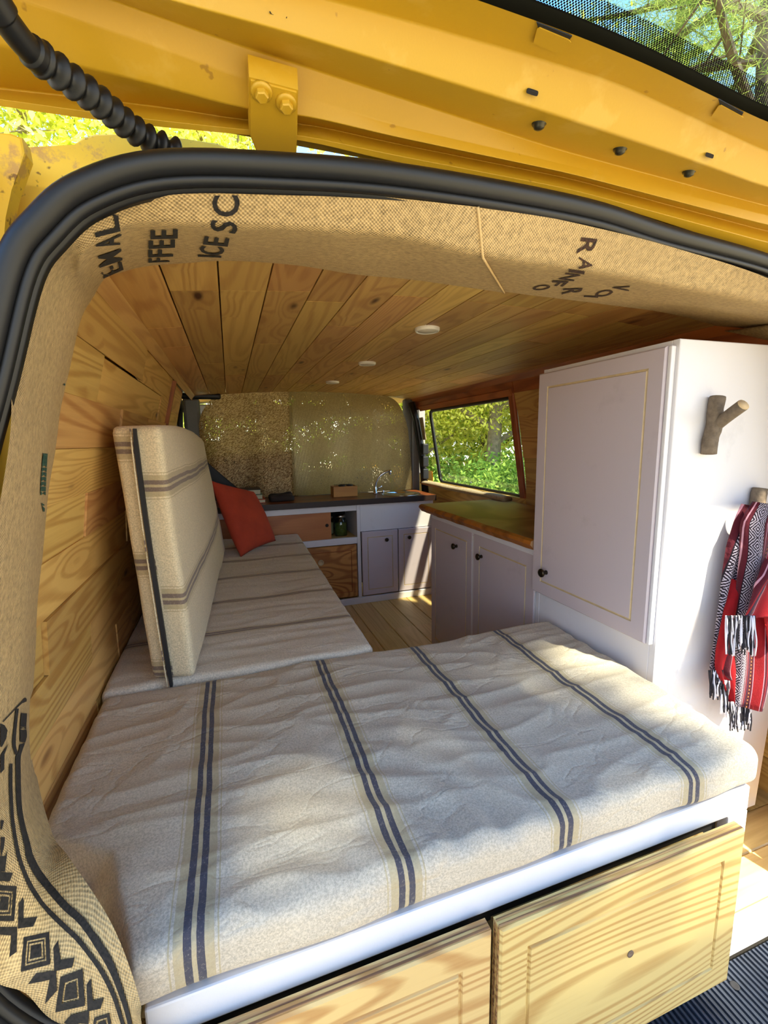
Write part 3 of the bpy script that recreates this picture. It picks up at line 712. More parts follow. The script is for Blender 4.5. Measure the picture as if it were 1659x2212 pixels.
for Q in ([(-10, 460), (40, 480), (75, 540), (60, 640), (10, 740), (-10, 740)], [(90, 695), (40, 830), (35, 1010), (-10, 1060), (-10, 850)], [(-10, 1620), (35, 1620), (10, 1720), (-10, 1740)], [(-10, 1820), (45, 1820), (30, 1950), (-10, 2080)], [(75, 1960), (60, 2100), (45, 2230), (-10, 2230)]):
    conform('printed_arrow', [B2(Q)], bvL, INK, bl)
conform('printed_stroke', stroke([(138, 828, 3), (131, 850, 8), (116, 890, 9), (105, 930, 11), (97, 970, 10), (93, 1020, 11), (91, 1070, 11), (93, 1105, 3)]), bvL, GREENINK, bl)

# ================================================================ bed
bed = thing('bed_box', 'white painted bed box across the rear with two plywood drawers', 'bed', (.36, .8, 0))
BX0, BX1 = -.135, .862
box('front_rail', BX0, BX1, .488, .508, .375, .424, WHITE, bed, .003)
box('side_panel', BX1 - .018, BX1, .508, 1.10, .0, .424, WHITE, bed, .002)
box('side_panel', BX0, BX0 + .018, .509, 1.10, .0, .405, DARKIN, bed, .002)  # coloured near black to paint in the shaded gap beside the rail
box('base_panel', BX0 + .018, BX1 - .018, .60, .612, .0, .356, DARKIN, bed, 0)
box('top_board', -.29, .90, .72, 1.10, .406, .424, PLY, bed, .001)
box('corner_post', BX1 - .05, BX1, .488, .508, .0, .3745, WHITE, bed, .002)
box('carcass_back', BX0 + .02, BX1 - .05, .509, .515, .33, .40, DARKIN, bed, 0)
def drawer(x0, x1, yf, z0, z1, knot=None):
    d = routed('drawer', (x0, yf, z0), (1, 0, 0), (0, 0, 1), x1 - x0, z1 - z0, .020, PLY, bed, inset=.045, gw=.007, gd=.004, gmat=PLY)
    for zz in (.0045, .0125):
        box('edge_layer', x0 + .001, x1 - .001, yf + zz, yf + zz + .0035, z1 + .0002, z1 + .0009, PLYEDGE, d, 0)
    for zz in (.0045, .0125):
        box('edge_layer', x0 - .0009, x0 - .0002, yf + zz, yf + zz + .0035, z0 + .001, z1 - .001, PLYEDGE, d, 0)
    box('drawer_box', x0 + .02, x1 - .02, yf + .021, .598, z0 + .02, z1 - .05, PLY, d, 0)
    if knot: lathe('finger_hole', [(.006, .0), (.0062, .0012), (.004, .0006), (0, .0002)], (knot[0], yf - .0001, knot[1]), (0, -1, 0), plain('grey_knot', srgb(110, 92, 78)), d, 14)
    return d
drawer(.312, .800, .452, .072, .386, (.555, .24))
drawer(-.175, .300, .455, .072, .386)

# ================================================================ mattresses
def n3(x, y, z=0): return noise.noise(Vector((x, y, z)))
def warp_front(co):
    x, y, z = co
    if y < .82:
        xl = float(np.interp(y, [.49, .60, .66, .70, .82], [-.155, -.195, -.27, -.305, -.31]))
        x = .885 - (.885 - x) * (.885 - xl) / (.885 + .31)
    xr_ = float(np.interp(y, [.49, .75, 1.1], [.875, .895, .905])); x = -.3 + (x + .3) * (xr_ + .3) / (.885 + .3)
    up = max(0, (z - .44) / .06)
    # folds swept from the middle of the front edge
    dx, dy = x - .02, y - .46
    r = math.hypot(dx * .8, dy); a = math.atan2(dy, dx)
    m = math.exp(-((x - .28) / .22) ** 2) * max(0, 1 - (y - .49) / .33)
    fold = math.sin(r * 110 + n3(x * 5, y * 5) * 3) * .0048 * m
    f2 = (abs(n3(x * 6 + 3 + n3(x*3,y*3)*1.5, y * 17)) ** .6 - .3) * -.009 + n3(x * 3, y * 3, 5) * .006 + n3(x * 25, y * 25, 9) * .0008
    z += up * (fold + f2)
    if y < .72:
        Lx = float(np.interp(y, [.49, .646, .72], [-.138, -.192, -.30])); q = Lx - x
        if q > 0: z -= up * min(.045, q * 1.5)
    if y < .51: y += (n3(x * 11, z * 8, 2) * .006 - .002) * (1 if z > .425 else .5); 
    if z < .47 and y < .55: z += n3(x * 9, 3.3) * .004
    return Vector((x, y, z))
mf = frombm('seat_mattress', slab(-.31, .885, .484, 1.108, .4265, .500, .022, 230, 120, 12, warp_front), FAB, None, True, origin=(.3, .8, .425))
# keep stripes in world x : shift object coords
mf.data.materials.clear(); FAB0 = fabric('striped_canvas_front', srgb(198, 184, 164), 0, -.078 - .3, .262, wrinkle=.22); mf.data.materials.append(FAB0)
props(mf, 'wide striped canvas mattress across the rear on the bed box', 'mattress')
def warp_bench(co):
    x, y, z = co
    up = max(0, (z - .44) / .06)
    x2 = x + (max(0, x) / .34) * float(np.interp(y, [1.1, 1.6, 2.76], [0, .006, .03]))
    z += up * ((abs(n3(x * 5 + 3, y * 18)) - .2) * -.007 + n3(x * 4, y * 4, 5) * .004)
    return Vector((x2, y + (n3(x * 10, z * 6) * .003 if y < 1.15 else 0), z))
mb_ = frombm('bench_mattress', slab(-.318, .338, 1.110, 2.76, .424, .507, .018, 70, 170, 6, warp_bench), None, None, True, origin=(0, 0, 0))
mb_.data.materials.clear(); mb_.data.materials.append(FABB)
props(mb_, 'long striped canvas mattress on the bench along the left wall', 'mattress')
bb = thing('bench_box', 'white painted bench box under the long left mattress', 'bench', (0, 1.9, 0))
box('top_board', -.33, .33, 1.112, 2.755, .405, .4235, PLY, bb, .001)
box('side_panel', .310, .328, 1.112, 2.755, .0, .404, WHITE, bb, .002)
box('end_panel', -.33, .309, 1.112, 1.13, .0, .404, WHITE, bb, .002)
# back cushion
NB = [(-.209, 1.120, .512), (-.112, 1.090, .512), (-.240, 1.120, 1.100), (-.138, 1.095, 1.102)]
FB = [(-.165, 2.42, .512), (-.052, 2.42, .512), (-.225, 2.42, 1.090), (-.118, 2.40, 1.080)]
def warp_back(co):
    u, v, w = co.x, co.y, co.z    # thickness, length, height in 0..1
    def bil(q): return (Vector(q[0]) * (1 - u) + Vector(q[1]) * u) * (1 - w) + (Vector(q[2]) * (1 - u) + Vector(q[3]) * u) * w
    p = bil(NB) * (1 - v) + bil(FB) * v
    bulge = math.sin(pi * min(max(v, 0), 1)) * math.sin(pi * w)
    p.x += (u - .5) * .03 * bulge + .004 * n3(p.x * 9, p.y * 7, p.z * 7)
    p.z += .022 * math.sin(pi * v) * w
    return p
bm = slab(0, 1, 0, 1, 0, 1, 0, 10, 70, 40)
for v in bm.verts:   # round the edges in metric proportions
    c = v.co; d = Vector((.105, 1.3, .58)); q = Vector((c.x * d.x, c.y * d.y, c.z * d.z)); r_ = .014
    cl = Vector([min(max(q[i], r_), d[i] - r_) for i in range(3)]); dd = q - cl
    if dd.length > 1e-6: q = cl + dd.normalized() * min(dd.length, r_)
    v.co = warp_back(Vector((q.x / d.x, q.y / d.y, q.z / d.z)))
for f in bm.faces:
    c = f.calc_center_median(); zx = np.interp(c.z, [.5, 1.1], [-.165, -.188])
    f.material_index = 1 if c.x < zx and c.y < 2.0 else 0
bc = frombm('backrest_cushion', bm, None, None, True, mats=[FABC, FABC2], origin=(0, 0, 0))
props(bc, 'tall striped foam backrest cushion leaning by the left wall, black zip on its end', 'cushion')
zp = []
for t in np.linspace(0, 1, 14):
    u_ = 290 + (370 - 290) * (t ** 1.15); v_2 = 926 + (1484 - 926) * t; zp.append(pix(u_, v_2, 'y', 1.098 - .006 * math.sin(t * pi)))
V, F = [], []
for i, p in enumerate(zp):
    wdt = .0045 if 0 < i < 13 else .003
    V += [p + [-wdt, -.001, 0], p + [wdt, -.001, 0], p + [wdt, .012, 0], p + [-wdt, .012, 0]]
for i in range(13): F += [[4 * i + a, 4 * i + (a + 1) % 4, 4 * i + 4 + (a + 1) % 4, 4 * i + 4 + a] for a in range(4)]
F += [[0, 1, 2, 3], [55, 54, 53, 52]]
mobj('zip', V, F, plain('zip_black', srgb(20, 18, 20), .7), bc)
zl = zp[-1]; box('zip_puller', zl[0] - .003, zl[0] + .003, zl[1] - .005, zl[1] - .002, zl[2] - .014, zl[2] - .001, BLACKPL, bc, .001)
tube('piping', [p + np.array([-.008, .001, 0]) for p in zp], .0018, FABC2, bc, 6)
# red pillow
def pillow(name, A, B, C_, D, th, mat, label):
    A, B, C_, D = map(Vector, (A, B, C_, D)); n_ = ((B - D).cross(A - C_)).normalized(); bm = bmesh.new(); nn = 26; G = []
    for sgn in (1, -1):
        g_ = []
        for i in range(nn + 1):
            r = []
            for j in range(nn + 1):
                u, v = i / nn, j / nn; uu, vv2 = u * 2 - 1, v * 2 - 1
                pinch = .06; uu2 = uu * (1 - pinch * (1 - vv2 * vv2) * abs(uu) ** 3); vv3 = vv2 * (1 - pinch * (1 - uu * uu) * abs(vv2) ** 3)
                u, v = (uu2 + 1) / 2, (vv3 + 1) / 2
                p = (D * (1 - u) + C_ * u) * (1 - v) + (A * (1 - u) + B * u) * v
                h = th * max(0, (1 - uu ** 2) * (1 - vv2 ** 2)) ** .42 * (1 + .12 * n3(u * 3, v * 3, sgn))
                r.append(bm.verts.new(p + n_ * sgn * h))
            g_.append(r)
        for i in range(nn):
            for j in range(nn): bm.faces.new([g_[i][j], g_[i + 1][j], g_[i + 1][j + 1], g_[i][j + 1]])
    bmesh.ops.remove_doubles(bm, verts=bm.verts[:], dist=1e-5)
    o = frombm(name, bm, mat, None, True, origin=tuple((A + B + C_ + D) / 4)); return props(o, label, 'pillow')
pillow('throw_pillow', pix(452, 1036, 'y', 2.40), pix(548, 1062, 'y', 2.58), pix(596, 1168, 'y', 2.52), pix(520, 1204, 'y', 2.28), .055, REDF, 'rust red square pillow propped against the far end of the backrest cushion')

# ================================================================ kitchen unit
KY = 2.785
kit = thing('kitchen_cabinet', 'low cabinet across the front end with white frame, wood fronts and two grey doors', 'cabinet', (.45, 2.95, 0))
box('plinth', .345, 1.29, KY - .03, KY - .012, .0, .042, WHITE, kit, .002)
box('top_rail', -.32, .748, KY, KY + .02, .618, .654, WHITE, kit, .002)
box('middle_rail', -.32, .748, KY - .002, KY + .02, .402, .444, WHITE, kit, .002)
box('shelf', -.32, .745, KY + .021, 3.10, .43, .444, PLY, kit, 0)
box('divider', .748, .770, KY - .004, 3.10, .03, .654, WHITE, kit, .001)
box('sink_front', .771, 1.288, KY - .002, KY + .018, .478, .654, WHITE, kit, .002)
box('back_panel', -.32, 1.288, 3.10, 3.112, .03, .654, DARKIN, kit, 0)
box('end_panel', 1.272, 1.288, KY + .018, 3.10, .0, .654, WHITE, kit, .001)
sld = box('sliding_panel', -.31, .580, KY + .004, KY + .014, .445, .617, wood('panel_wood', srgb(186, 124, 62), srgb(150, 88, 38), rings=8, var=.02, knots=.5), kit, .001)
lathe('finger_hole', [(.010, 0), (.011, .001), (.008, .0012), (.007, -.0005), (0, -.0005)], (.553, KY + .003, .535), (0, -1, 0), DARKIN, sld, 14)
bd = routed('drop_door', (.345, KY, .045), (1, 0, 0), (0, 0, 1), .398, .352, .016, wood('door_ply', srgb(196, 138, 70), srgb(140, 82, 34), rings=44, sx=1.4, sy=4, var=.02, knots=.4, ringmix=.7, hue=.004), kit, inset=.035, gw=.004, gd=.003, gmat=REDWOOD)
lathe('ring_pull', [(.018, 0), (.020, .004), (.017, .006), (.013, .004), (.012, .0015), (0, .0015)], (.503, KY - .001, .297), (0, -1, 0), ENDWOOD, bd, 18)
for i, (x0, x1) in enumerate(((.775, 1.022), (1.028, 1.283))):
    d = routed('door', (x0, KY - .018, .048), (1, 0, 0), (0, 0, 1), x1 - x0, .428, .016, MAUVE, kit, inset=.036, gw=.005, gd=.003)
    knob(d, ((.940, KY - .018, .416) if i == 0 else (1.100, KY - .018, .418)), (0, -1, 0), .013)
# counter with a round hole for the sink
ct = bmesh.new()
cxs, cys, cr_ = 1.105, 2.925, .128
def ctop():
    zt, zb_ = .692, .656; y0, y1 = KY - .018, 3.125; xa, xb = -.32, .93; xe = 1.305
    bm = ct
    bmbox(bm, xa, xb, y0, y1, zb_, zt, 0)
    n = 32; R = []
    for z_ in (zt, zb_):
        c_, s_ = [], []
        for k in range(n):
            a = 2 * pi * k / n - pi * .75; ca, sa = math.cos(a), math.sin(a)
            c_.append(bm.verts.new((cxs + cr_ * ca, cys + cr_ * sa, z_)))
            t = k / n * 4; side = int(t); fr = t - side
            q = [(xb, y0), (xe, y0), (xe, y1), (xb, y1), (xb, y0)]; p, q2 = q[side], q[side + 1]
            s_.append(bm.verts.new((p[0] + (q2[0] - p[0]) * fr, p[1] + (q2[1] - p[1]) * fr, z_)))
        R.append((c_, s_))
    for k in range(n):
        j = (k + 1) % n
        bm.faces.new([R[0][0][k], R[0][1][k], R[0][1][j], R[0][0][j]]); bm.faces.new([R[1][0][j], R[1][1][j], R[1][1][k], R[1][0][k]])
        bm.faces.new([R[0][1][k], R[1][1][k], R[1][1][j], R[0][1][j]]); bm.faces.new([R[0][0][j], R[1][0][j], R[1][0][k], R[0][0][k]])
ctop()
for f in ct.faces:
    c = f.calc_center_median(); f.material_index = 1 if c.y < KY - .012 else 0
cto = frombm('kitchen_worktop', ct, None, None, mats=[COUNTER, plain('dark_edge', srgb(46, 28, 20), .5)], origin=(0, 0, 0))  # front edge faces get a darker brown
props(cto, 'dark stained wooden worktop with darker front edge holding the sink', 'worktop')
sk = thing('sink', 'small round stainless steel sink set in the dark worktop', 'sink', (cxs, cys, .69))
lathe('bowl', [(.140, .0035), (.138, .006), (.126, .004), (.120, -.004), (.112, -.07), (.09, -.10), (.02, -.108), (0, -.108)], (cxs, cys, .6895), (0, 0, 1), STEEL, sk, 40)
lathe('drain', [(.022, 0), (.022, .003), (.012, .003), (0, .001)], (cxs, cys, .583), (0, 0, 1), BRONZE, sk, 16)
fx, fy = .955, 3.035
fa = thing('faucet', 'chrome swan neck tap beside the round sink', 'tap', (fx, fy, .692))
lathe('base', [(.020, 0), (.020, .006), (.014, .010), (.013, .045), (.010, .052), (0, .052)], (fx, fy, .692), (0, 0, 1), STEEL, fa, 16)
tube('spout', crom([(fx, fy, .73), (fx + .008, fy - .01, .775), (fx + .03, fy - .02, .815), (fx + .065, fy - .03, .840), (fx + .098, fy - .045, .852)], 5), .0085, STEEL, fa, 10)
tube('nozzle', [(fx + .096, fy - .045, .858), (fx + .102, fy - .048, .828)], .010, STEEL, fa, 12)
tube('lever', [(fx + .012, fy - .008, .722), (fx + .045, fy - .02, .745)], .005, STEEL, fa, 8)
tube('side_valve', [(fx + .060, fy - .0, .692), (fx + .060, fy, .712)], .009, STEEL, fa, 10)
# jar, box, books and pouch
def jar(x, y, z0, r, h, fill, label, nm='glass_jar'):
    j = thing(nm, label, 'jar', (x, y, z0), 'jars in the open shelf')
    lathe('contents', [(r * .9, .004), (r * .92, h * .6), (0, h * .62)], (x, y, z0), (0, 0, 1), fill, j, 16)
    lathe('glass', [(r, 0), (r * 1.02, h * .7), (r * .75, h * .82), (r * .75, h * .88)], (x, y, z0), (0, 0, 1), glassmat('jar_glass', (.85, .95, .88), .2), j, 20)
    lathe('lid', [(r * .8, h * .86), (r * .8, h * .98), (r * .2, h * 1.0), (0, h)], (x, y, z0), (0, 0, 1), STEEL, j, 16)
jar(.664, 2.885, .4445, .042, .140, plain('green_leaves', srgb(92, 104, 40), .9, var=.3, sc=90), 'glass jar of dried green leaves in the open shelf')
jar(.60, 2.96, .4445, .034, .125, plain('cream_powder', srgb(196, 184, 150), .9), 'pale filled jar behind the sliding panel edge')
wb = thing('wooden_box', 'small wooden box on the dark worktop by the foil screen', 'box', (.71, 2.97, .692))
WBM = wood('box_wood', srgb(186, 128, 58), srgb(132, 80, 34), rings=8, var=.02, knots=0)
for nm, a in (('front_panel', (.635, .800, 2.935, 2.943, .693, .762)), ('back_panel', (.635, .800, 3.02, 3.028, .693, .762)), ('end_panel', (.635, .643, 2.944, 3.019, .693, .762)), ('end_panel', (.792, .800, 2.944, 3.019, .693, .762)), ('base', (.644, .791, 2.944, 3.019, .693, .699))):
    box(nm, *a, WBM, wb, .001)
gp = thing('sunglasses', 'dark sunglasses lying across the small wooden box', 'sunglasses', (.72, 2.97, .768))
for xx in (.70, .755): lathe('lens', [(.024, 0), (.024, .004), (0, .005)], (xx, 2.975, .764), (0, -.2, 1), BLACKPL, gp, 14)
tube('frame', [(.68, 2.99, .768), (.727, 2.968, .772), (.78, 2.985, .768)], .0025, BLACKPL, gp, 6)
tube('temple', [(.68, 2.99, .768), (.66, 3.03, .766)], .002, BLACKPL, gp, 6)
def book(x0, x1, y0, y1, z0, z1, cover, label, rot=0):
    b = thing('book', label, 'book', ((x0 + x1) / 2, (y0 + y1) / 2, z0), 'books on the dark worktop'); t = .003
    box('cover', x0, x1, y0, y1, z0, z0 + t, cover, b, .0005); box('cover', x0, x1, y0, y1, z1 - t, z1, cover, b, .0005)
    box('pages', x0 + .003, x1 - .003, y0 + .003, y1 - .003, z0 + t, z1 - t, plain('paper', srgb(206, 200, 170), .8, sc=200), b, 0)
book(-.02, .19, 2.86, 3.02, .693, .716, plain('orange_cover', srgb(190, 70, 28), .5), 'orange book at the bottom of the stack behind the red pillow')
book(-.03, .175, 2.87, 3.03, .717, .745, plain('green_cover', srgb(120, 150, 110), .5), 'pale green book in the middle of the stack behind the red pillow')
book(-.04, .165, 2.86, 3.02, .746, .778, plain('black_cover', srgb(24, 26, 28), .4), 'black book topmost of the stack behind the red pillow')
pc = frombm('cloth_pouch', slab(.215, .37, 2.86, 3.0, .693, .735, .02, 14, 14, 5, lambda c: Vector((c.x, c.y, c.z + (n3(c.x * 18, c.y * 18) * .012 if c.z > .7 else 0)))), plain('dark_cloth', srgb(44, 34, 32), .9, bs=.3), None, True, origin=(.29, 2.93, .693))
props(pc, 'dark crumpled cloth pouch on the worktop next to the book stack', 'pouch')

# ================================================================ right low cabinet + slab
XF = .918
lc = thing('low_cabinet', 'low grey cabinet with two doors under the live edge slab', 'cabinet', (1.1, 1.6, 0))
box('side_panel', XF + .001, 1.36, 1.985, 2.003, 0, .70, WHITE, lc, .001); box('side_panel', XF + .001, 1.36, 1.192, 1.206, 0, .70, WHITE, lc, .001)
box('top_rail', XF, XF + .018, 1.207, 1.984, .672, .70, WHITE, lc, .001); box('bottom_rail', XF, XF + .018, 1.207, 1.984, 0, .03, WHITE, lc, .001)
box('centre_post', XF, XF + .018, 1.58, 1.606, .031, .671, WHITE, lc, .001)
for i, (ya, yb2) in enumerate(((1.602, 2.004), (1.196, 1.592))):
    d = routed('door', (XF - .001, yb2, .028), (0, -1, 0), (0, 0, 1), yb2 - ya, .655, .016, MAUVE, lc, inset=.045, gw=.006, gd=.003)
    knob(d, ((XF - .001, 1.735, .597) if i == 0 else (XF - .001, 1.527, .600)), (-1, 0, 0), .0135)
V, F = [], []
n = 40
for k in range(n + 1):
    y = 1.189 + (2.10 - 1.189) * k / n; e_ = .893 + .010 * n3(y * 5, 1) + .004 * n3(y * 22, 2); e2 = e_ + .014 + .006 * n3(y * 9, 7)
    V += [(1.365, y, .702), (1.365, y, .738), (e_ + .012, y, .738), (e_, y, .733), (e_ - .003, y, .722 + .004 * n3(y * 9, 4)), (e2, y, .702)]
for k in range(n):
    for j in range(6): F.append([k * 6 + j, k * 6 + (j + 1) % 6, k * 6 + 6 + (j + 1) % 6, k * 6 + 6 + j])
F += [[0, 1, 2, 3, 4, 5], [n * 6 + j for j in range(5, -1, -1)]]
fm = [1 if (i % 6) in (2, 3, 4) and i < n * 6 else 0 for i in range(len(F))]
LIVEM = wood('live_slab', srgb(166, 124, 92), srgb(104, 68, 46), rings=9, sx=2.2, sy=1.5, var=.02, knots=.5, rough=.5)
wk = mobj('slab_worktop', V, F, None, None, mats=[LIVEM, wood('live_edge', srgb(176, 96, 34), srgb(92, 46, 20), rings=8, var=.02)], fm=fm)
props(wk, 'brown live edge wooden slab on top of the low grey cabinet', 'worktop')

# ================================================================ wardrobe
wdr = thing('wardrobe', 'tall white wardrobe with one grey door facing the aisle', 'wardrobe', (1.13, .96, 0))
WRT = 1.262
def wbx(name, *a, mat=WHITE, bev=.0015): return box(name, *a, mat, wdr, bev)
# rear side follows the wall
Vb = [(XF, 0.02), (1.345, .02), (1.375, .55), (1.345, .95), (1.285, WRT), (XF, WRT)]
def prism(name, pts, y0, y1, mat, parent):
    bm = bmesh.new(); a = [bm.verts.new((x, y0, z)) for x, z in pts]; b = [bm.verts.new((x, y1, z)) for x, z in pts]; bm.faces.new(a); bm.faces.new(b[::-1])
    for i in range(len(pts)): bm.faces.new([a[i], b[i], b[(i + 1) % len(pts)], a[(i + 1) % len(pts)]])
    bmesh.ops.bevel(bm, geom=[e_ for e_ in bm.edges if abs(e_.verts[0].co.y - e_.verts[1].co.y) < 1e-6], offset=.0015, segments=1, affect='EDGES')
    return frombm(name, bm, mat, parent, origin=(pts[0][0], y0, pts[0][1]))
prism('side_panel', Vb, .745, .763, WHITE, wdr); prism('side_panel', Vb, 1.170, 1.188, WHITE, wdr)
wbx('top_panel', XF, 1.283, .763, 1.170, WRT - .018, WRT)
wbx('front_panel', XF, XF + .016, .763, 1.170, .02, .575)
wbx('front_rail', XF, XF + .016, .763, 1.170, 1.235, WRT - .018)
wd_ = routed('door', (XF - .019, 1.186, .573), (0, -1, 0), (0, 0, 1), .424, .676, .018, MAUVE, wdr, inset=.040, gw=.006, gd=.003)
bm = bmesh.new(); bmbox(bm, XF - .014, XF - .001, .752, .761, .573, 1.249, .002); frombm('door_edge_bead', bm, WHITE, wd_, origin=(XF, .756, .573))
knob(wd_, (XF - .019, 1.118, .650), (-1, 0, 0), .0135)
# branch hooks
def branch(at, label, h=.062, sc=1.0):
    x, y, z = at; t = thing('branch_hook', label, 'hook', at, 'branch hooks on the wardrobe side')
    P = [(x - .006, y - .014, z - h), (x - .008, y - .016, z - h * .5), (x - .002, y - .018, z), (x - .001, y - .016, z + h * .55), (x + .004, y - .015, z + h)]
    v, f = tubegeo(crom(P, 5), [.0155 + .0012 * n3(k * 1.7, z * 9) for k in range(21)], 14)
    fm = [0] * (len(f) - 2) + [1, 1]; mobj('stem', v, f, None, t, True, mats=[BARK, ENDWOOD], fm=fm, origin=at)
    P = [(x, y - .018, z - .002), (x - .002, y - .044, z + .018), (x - .008, y - .078, z + .040)]
    v, f = tubegeo(crom(P, 5), [.0125] * 11, 12); fm = [0] * (len(f) - 2) + [1, 1]; mobj('fork', v, f, None, t, True, mats=[BARK, ENDWOOD], fm=fm, origin=P[0])
    lathe('knot', [(.006, 0), (.005, .004), (0, .006)], (x - .018, y - .016, z - h * .55), (-1, -.4, 0), BARK, t, 8)
branch((1.018, .745, 1.080), 'forked cut branch hook on the white wardrobe side, bare')
branch((1.188, .745, .870), 'forked cut branch hook carrying the red woven blanket')

# ================================================================ woven blanket on the hook
def woven(name='woven_red', pattern=True):
    m, nt, b = newmat(name); uv = N(nt, 'UVMap'); s = N(nt, 'SeparateXYZ'); L(nt, uv.outputs[0], s.inputs[0]); u, v = s.outputs[0], s.outputs[1]
    u2 = math_(nt, 'FRACT', math_(nt, 'ADD', u, 10))
    RED = srgb(168, 20, 34); MAR = srgb(98, 18, 40); PUR = srgb(62, 22, 58); PNK = srgb(222, 170, 190); WHT = srgb(206, 196, 212); DRK = srgb(30, 14, 34); ORG = srgb(190, 130, 80)
    c = ramp(nt, u2, [(0, RED), (.16, PNK), (.175, MAR), (.22, RED), (.24, PUR), (.27, MAR), (.30, PNK), (.315, MAR), (.36, DRK), (.37, WHT), (.62, DRK), (.64, MAR), (.70, PNK), (.715, MAR), (.78, RED), (.80, PUR), (.84, MAR), (.88, ORG), (.91, MAR), (.95, PNK), (.965, RED)], 'CONSTANT')
    # black and white jacquard diamonds inside the wide band
    du = math_(nt, 'ABSOLUTE', math_(nt, 'SUBTRACT', u2, .495)); pv = math_(nt, 'PINGPONG', math_(nt, 'MULTIPLY', v, 26), .5)
    dia = math_(nt, 'ADD', math_(nt, 'MULTIPLY', du, 4.2), pv)
    wv = math_(nt, 'SINE', math_(nt, 'MULTIPLY', dia, 34)); ck = math_(nt, 'MULTIPLY', math_(nt, 'SINE', math_(nt, 'MULTIPLY', u, 240)), math_(nt, 'SINE', math_(nt, 'MULTIPLY', v, 900)))
    pat = math_(nt, 'GREATER_THAN', math_(nt, 'ADD', wv, math_(nt, 'MULTIPLY', ck, .9)), .1)
    inb = math_(nt, 'MULTIPLY', math_(nt, 'GREATER_THAN', u2, .37), math_(nt, 'LESS_THAN', u2, .62))
    c = mix(nt, math_(nt, 'MULTIPLY', inb, math_(nt, 'SUBTRACT', 1, pat)), c, DRK)
    st = math_(nt, 'GREATER_THAN', math_(nt, 'SINE', math_(nt, 'MULTIPLY', v, 700)), .2); ino = math_(nt, 'MULTIPLY', math_(nt, 'GREATER_THAN', u2, .88), math_(nt, 'LESS_THAN', u2, .91))
    c = mix(nt, math_(nt, 'MULTIPLY', ino, st), c, DRK)
    L(nt, c, b.inputs['Base Color']); b.inputs['Roughness'].default_value = .95; b.inputs['Sheen Weight'].default_value = .2
    tc = N(nt, 'TexCoord'); bump(nt, b, noi(nt, tc.outputs['Object'], 420, 2), .4, .002); return m
WOV = woven(); REDC = plain('red_cloth', srgb(182, 22, 34), .9, var=.08, sc=60, bs=.4)
TW = plain('white_yarn', srgb(214, 212, 226), .9); TB = plain('black_yarn', srgb(22, 18, 30), .9)
bk = thing('woven_blanket', 'red and maroon striped woven blanket with black and white fringe hanging from the hook', 'blanket', (1.19, .70, .86))
def lobe(name, left, right, depth, bulge, u0, u1, folds, mat, v0=0, nr=34, nc=26):
    """left/right: [(z, x)] outlines, the cloth bulges towards the viewer"""
    lz = [p[0] for p in left][::-1]; lx = [p[1] for p in left][::-1]; rz = [p[0] for p in right][::-1]; rx = [p[1] for p in right][::-1]
    zt, zb_ = left[0][0], left[-1][0]; V, UV = [], []
    for i in range(nr + 1):
        t = i / nr; z_ = zt + (zb_ - zt) * t; a, b = np.interp(z_, lz, lx), np.interp(z_, rz, rx)
        for j in range(nc + 1):
            s = j / nc; x_ = a + (b - a) * s
            y_ = depth - bulge * math.sin(pi * min(max(s, 0), 1)) ** .6 - .011 * math.sin(s * pi * folds + t * 2.2) * min(1, t * 4) + .003 * n3(x_ * 20, z_ * 12, depth * 9)
            V.append((x_, y_, z_ - .006 * math.sin(s * pi))); UV.append((u0 + (u1 - u0) * s + .16 * t, v0 + (zt - z_)))
    F = gridfaces(nr + 1, nc + 1)
    bm = bmesh.new(); vv = [bm.verts.new(p) for p in V]; ul = bm.loops.layers.uv.new('UVMap')
    for q in F:
        f = bm.faces.new([vv[k] for k in q])
        for l, k in zip(f.loops, q): l[ul].uv = UV[k]
    bmesh.ops.solidify(bm, geom=bm.faces[:], thickness=.004)
    for f in bm.faces:
        if all(l[ul].uv.length < 1e-9 for l in f.loops):
            for l in f.loops: l[ul].uv = (u0 + .02, (zt - l.vert.co.z))
    me = bpy.data.meshes.new(name); bm.to_mesh(me); bm.free(); me.materials.append(mat); me.polygons.foreach_set('use_smooth', [True] * len(me.polygons))
    o = bpy.data.objects.new(name, me); COL.objects.link(o); o.parent = bk
    me.transform(Matrix.Translation(-bk.location)); return o
def X(u, v, y=.705): p = pix(u, v, 'y', y); return (p[2], p[0])
lobe('back_fold', [X(1618, 1090), X(1580, 1180), X(1562, 1280), X(1552, 1340), X(1538, 1450), X(1556, 1462)], [X(1660, 1090), X(1640, 1180), X(1620, 1280), X(1600, 1340), X(1580, 1450), X(1578, 1462)], .722, .020, .30, .72, 3, WOV)
lobe('red_fold', [X(1582, 1250), X(1556, 1330), X(1538, 1400), X(1536, 1440), X(1568, 1508)], [X(1600, 1250), X(1590, 1330), X(1578, 1400), X(1580, 1440), X(1570, 1508)], .708, .018, .0, .13, 2, REDC)
lobe('main_fold', [X(1626, 1083, .70), X(1600, 1130, .70), X(1590, 1220, .70), X(1578, 1330, .70), X(1582, 1430, .70), X(1578, 1520, .70)], [X(1670, 1083, .70), X(1690, 1130, .70), X(1680, 1220, .70), X(1655, 1330, .70), X(1648, 1430, .70), X(1622, 1520, .70)], .702, .035, .26, 1.75, 3, WOV, v0=.02)
lobe('flap', [X(1650, 1205, .66), X(1622, 1260, .66), X(1600, 1325, .66), X(1590, 1336, .66)], [X(1662, 1205, .66), X(1680, 1260, .66), X(1668, 1325, .66), X(1634, 1336, .66)], .660, .012, .64, 1.14, 2, WOV)
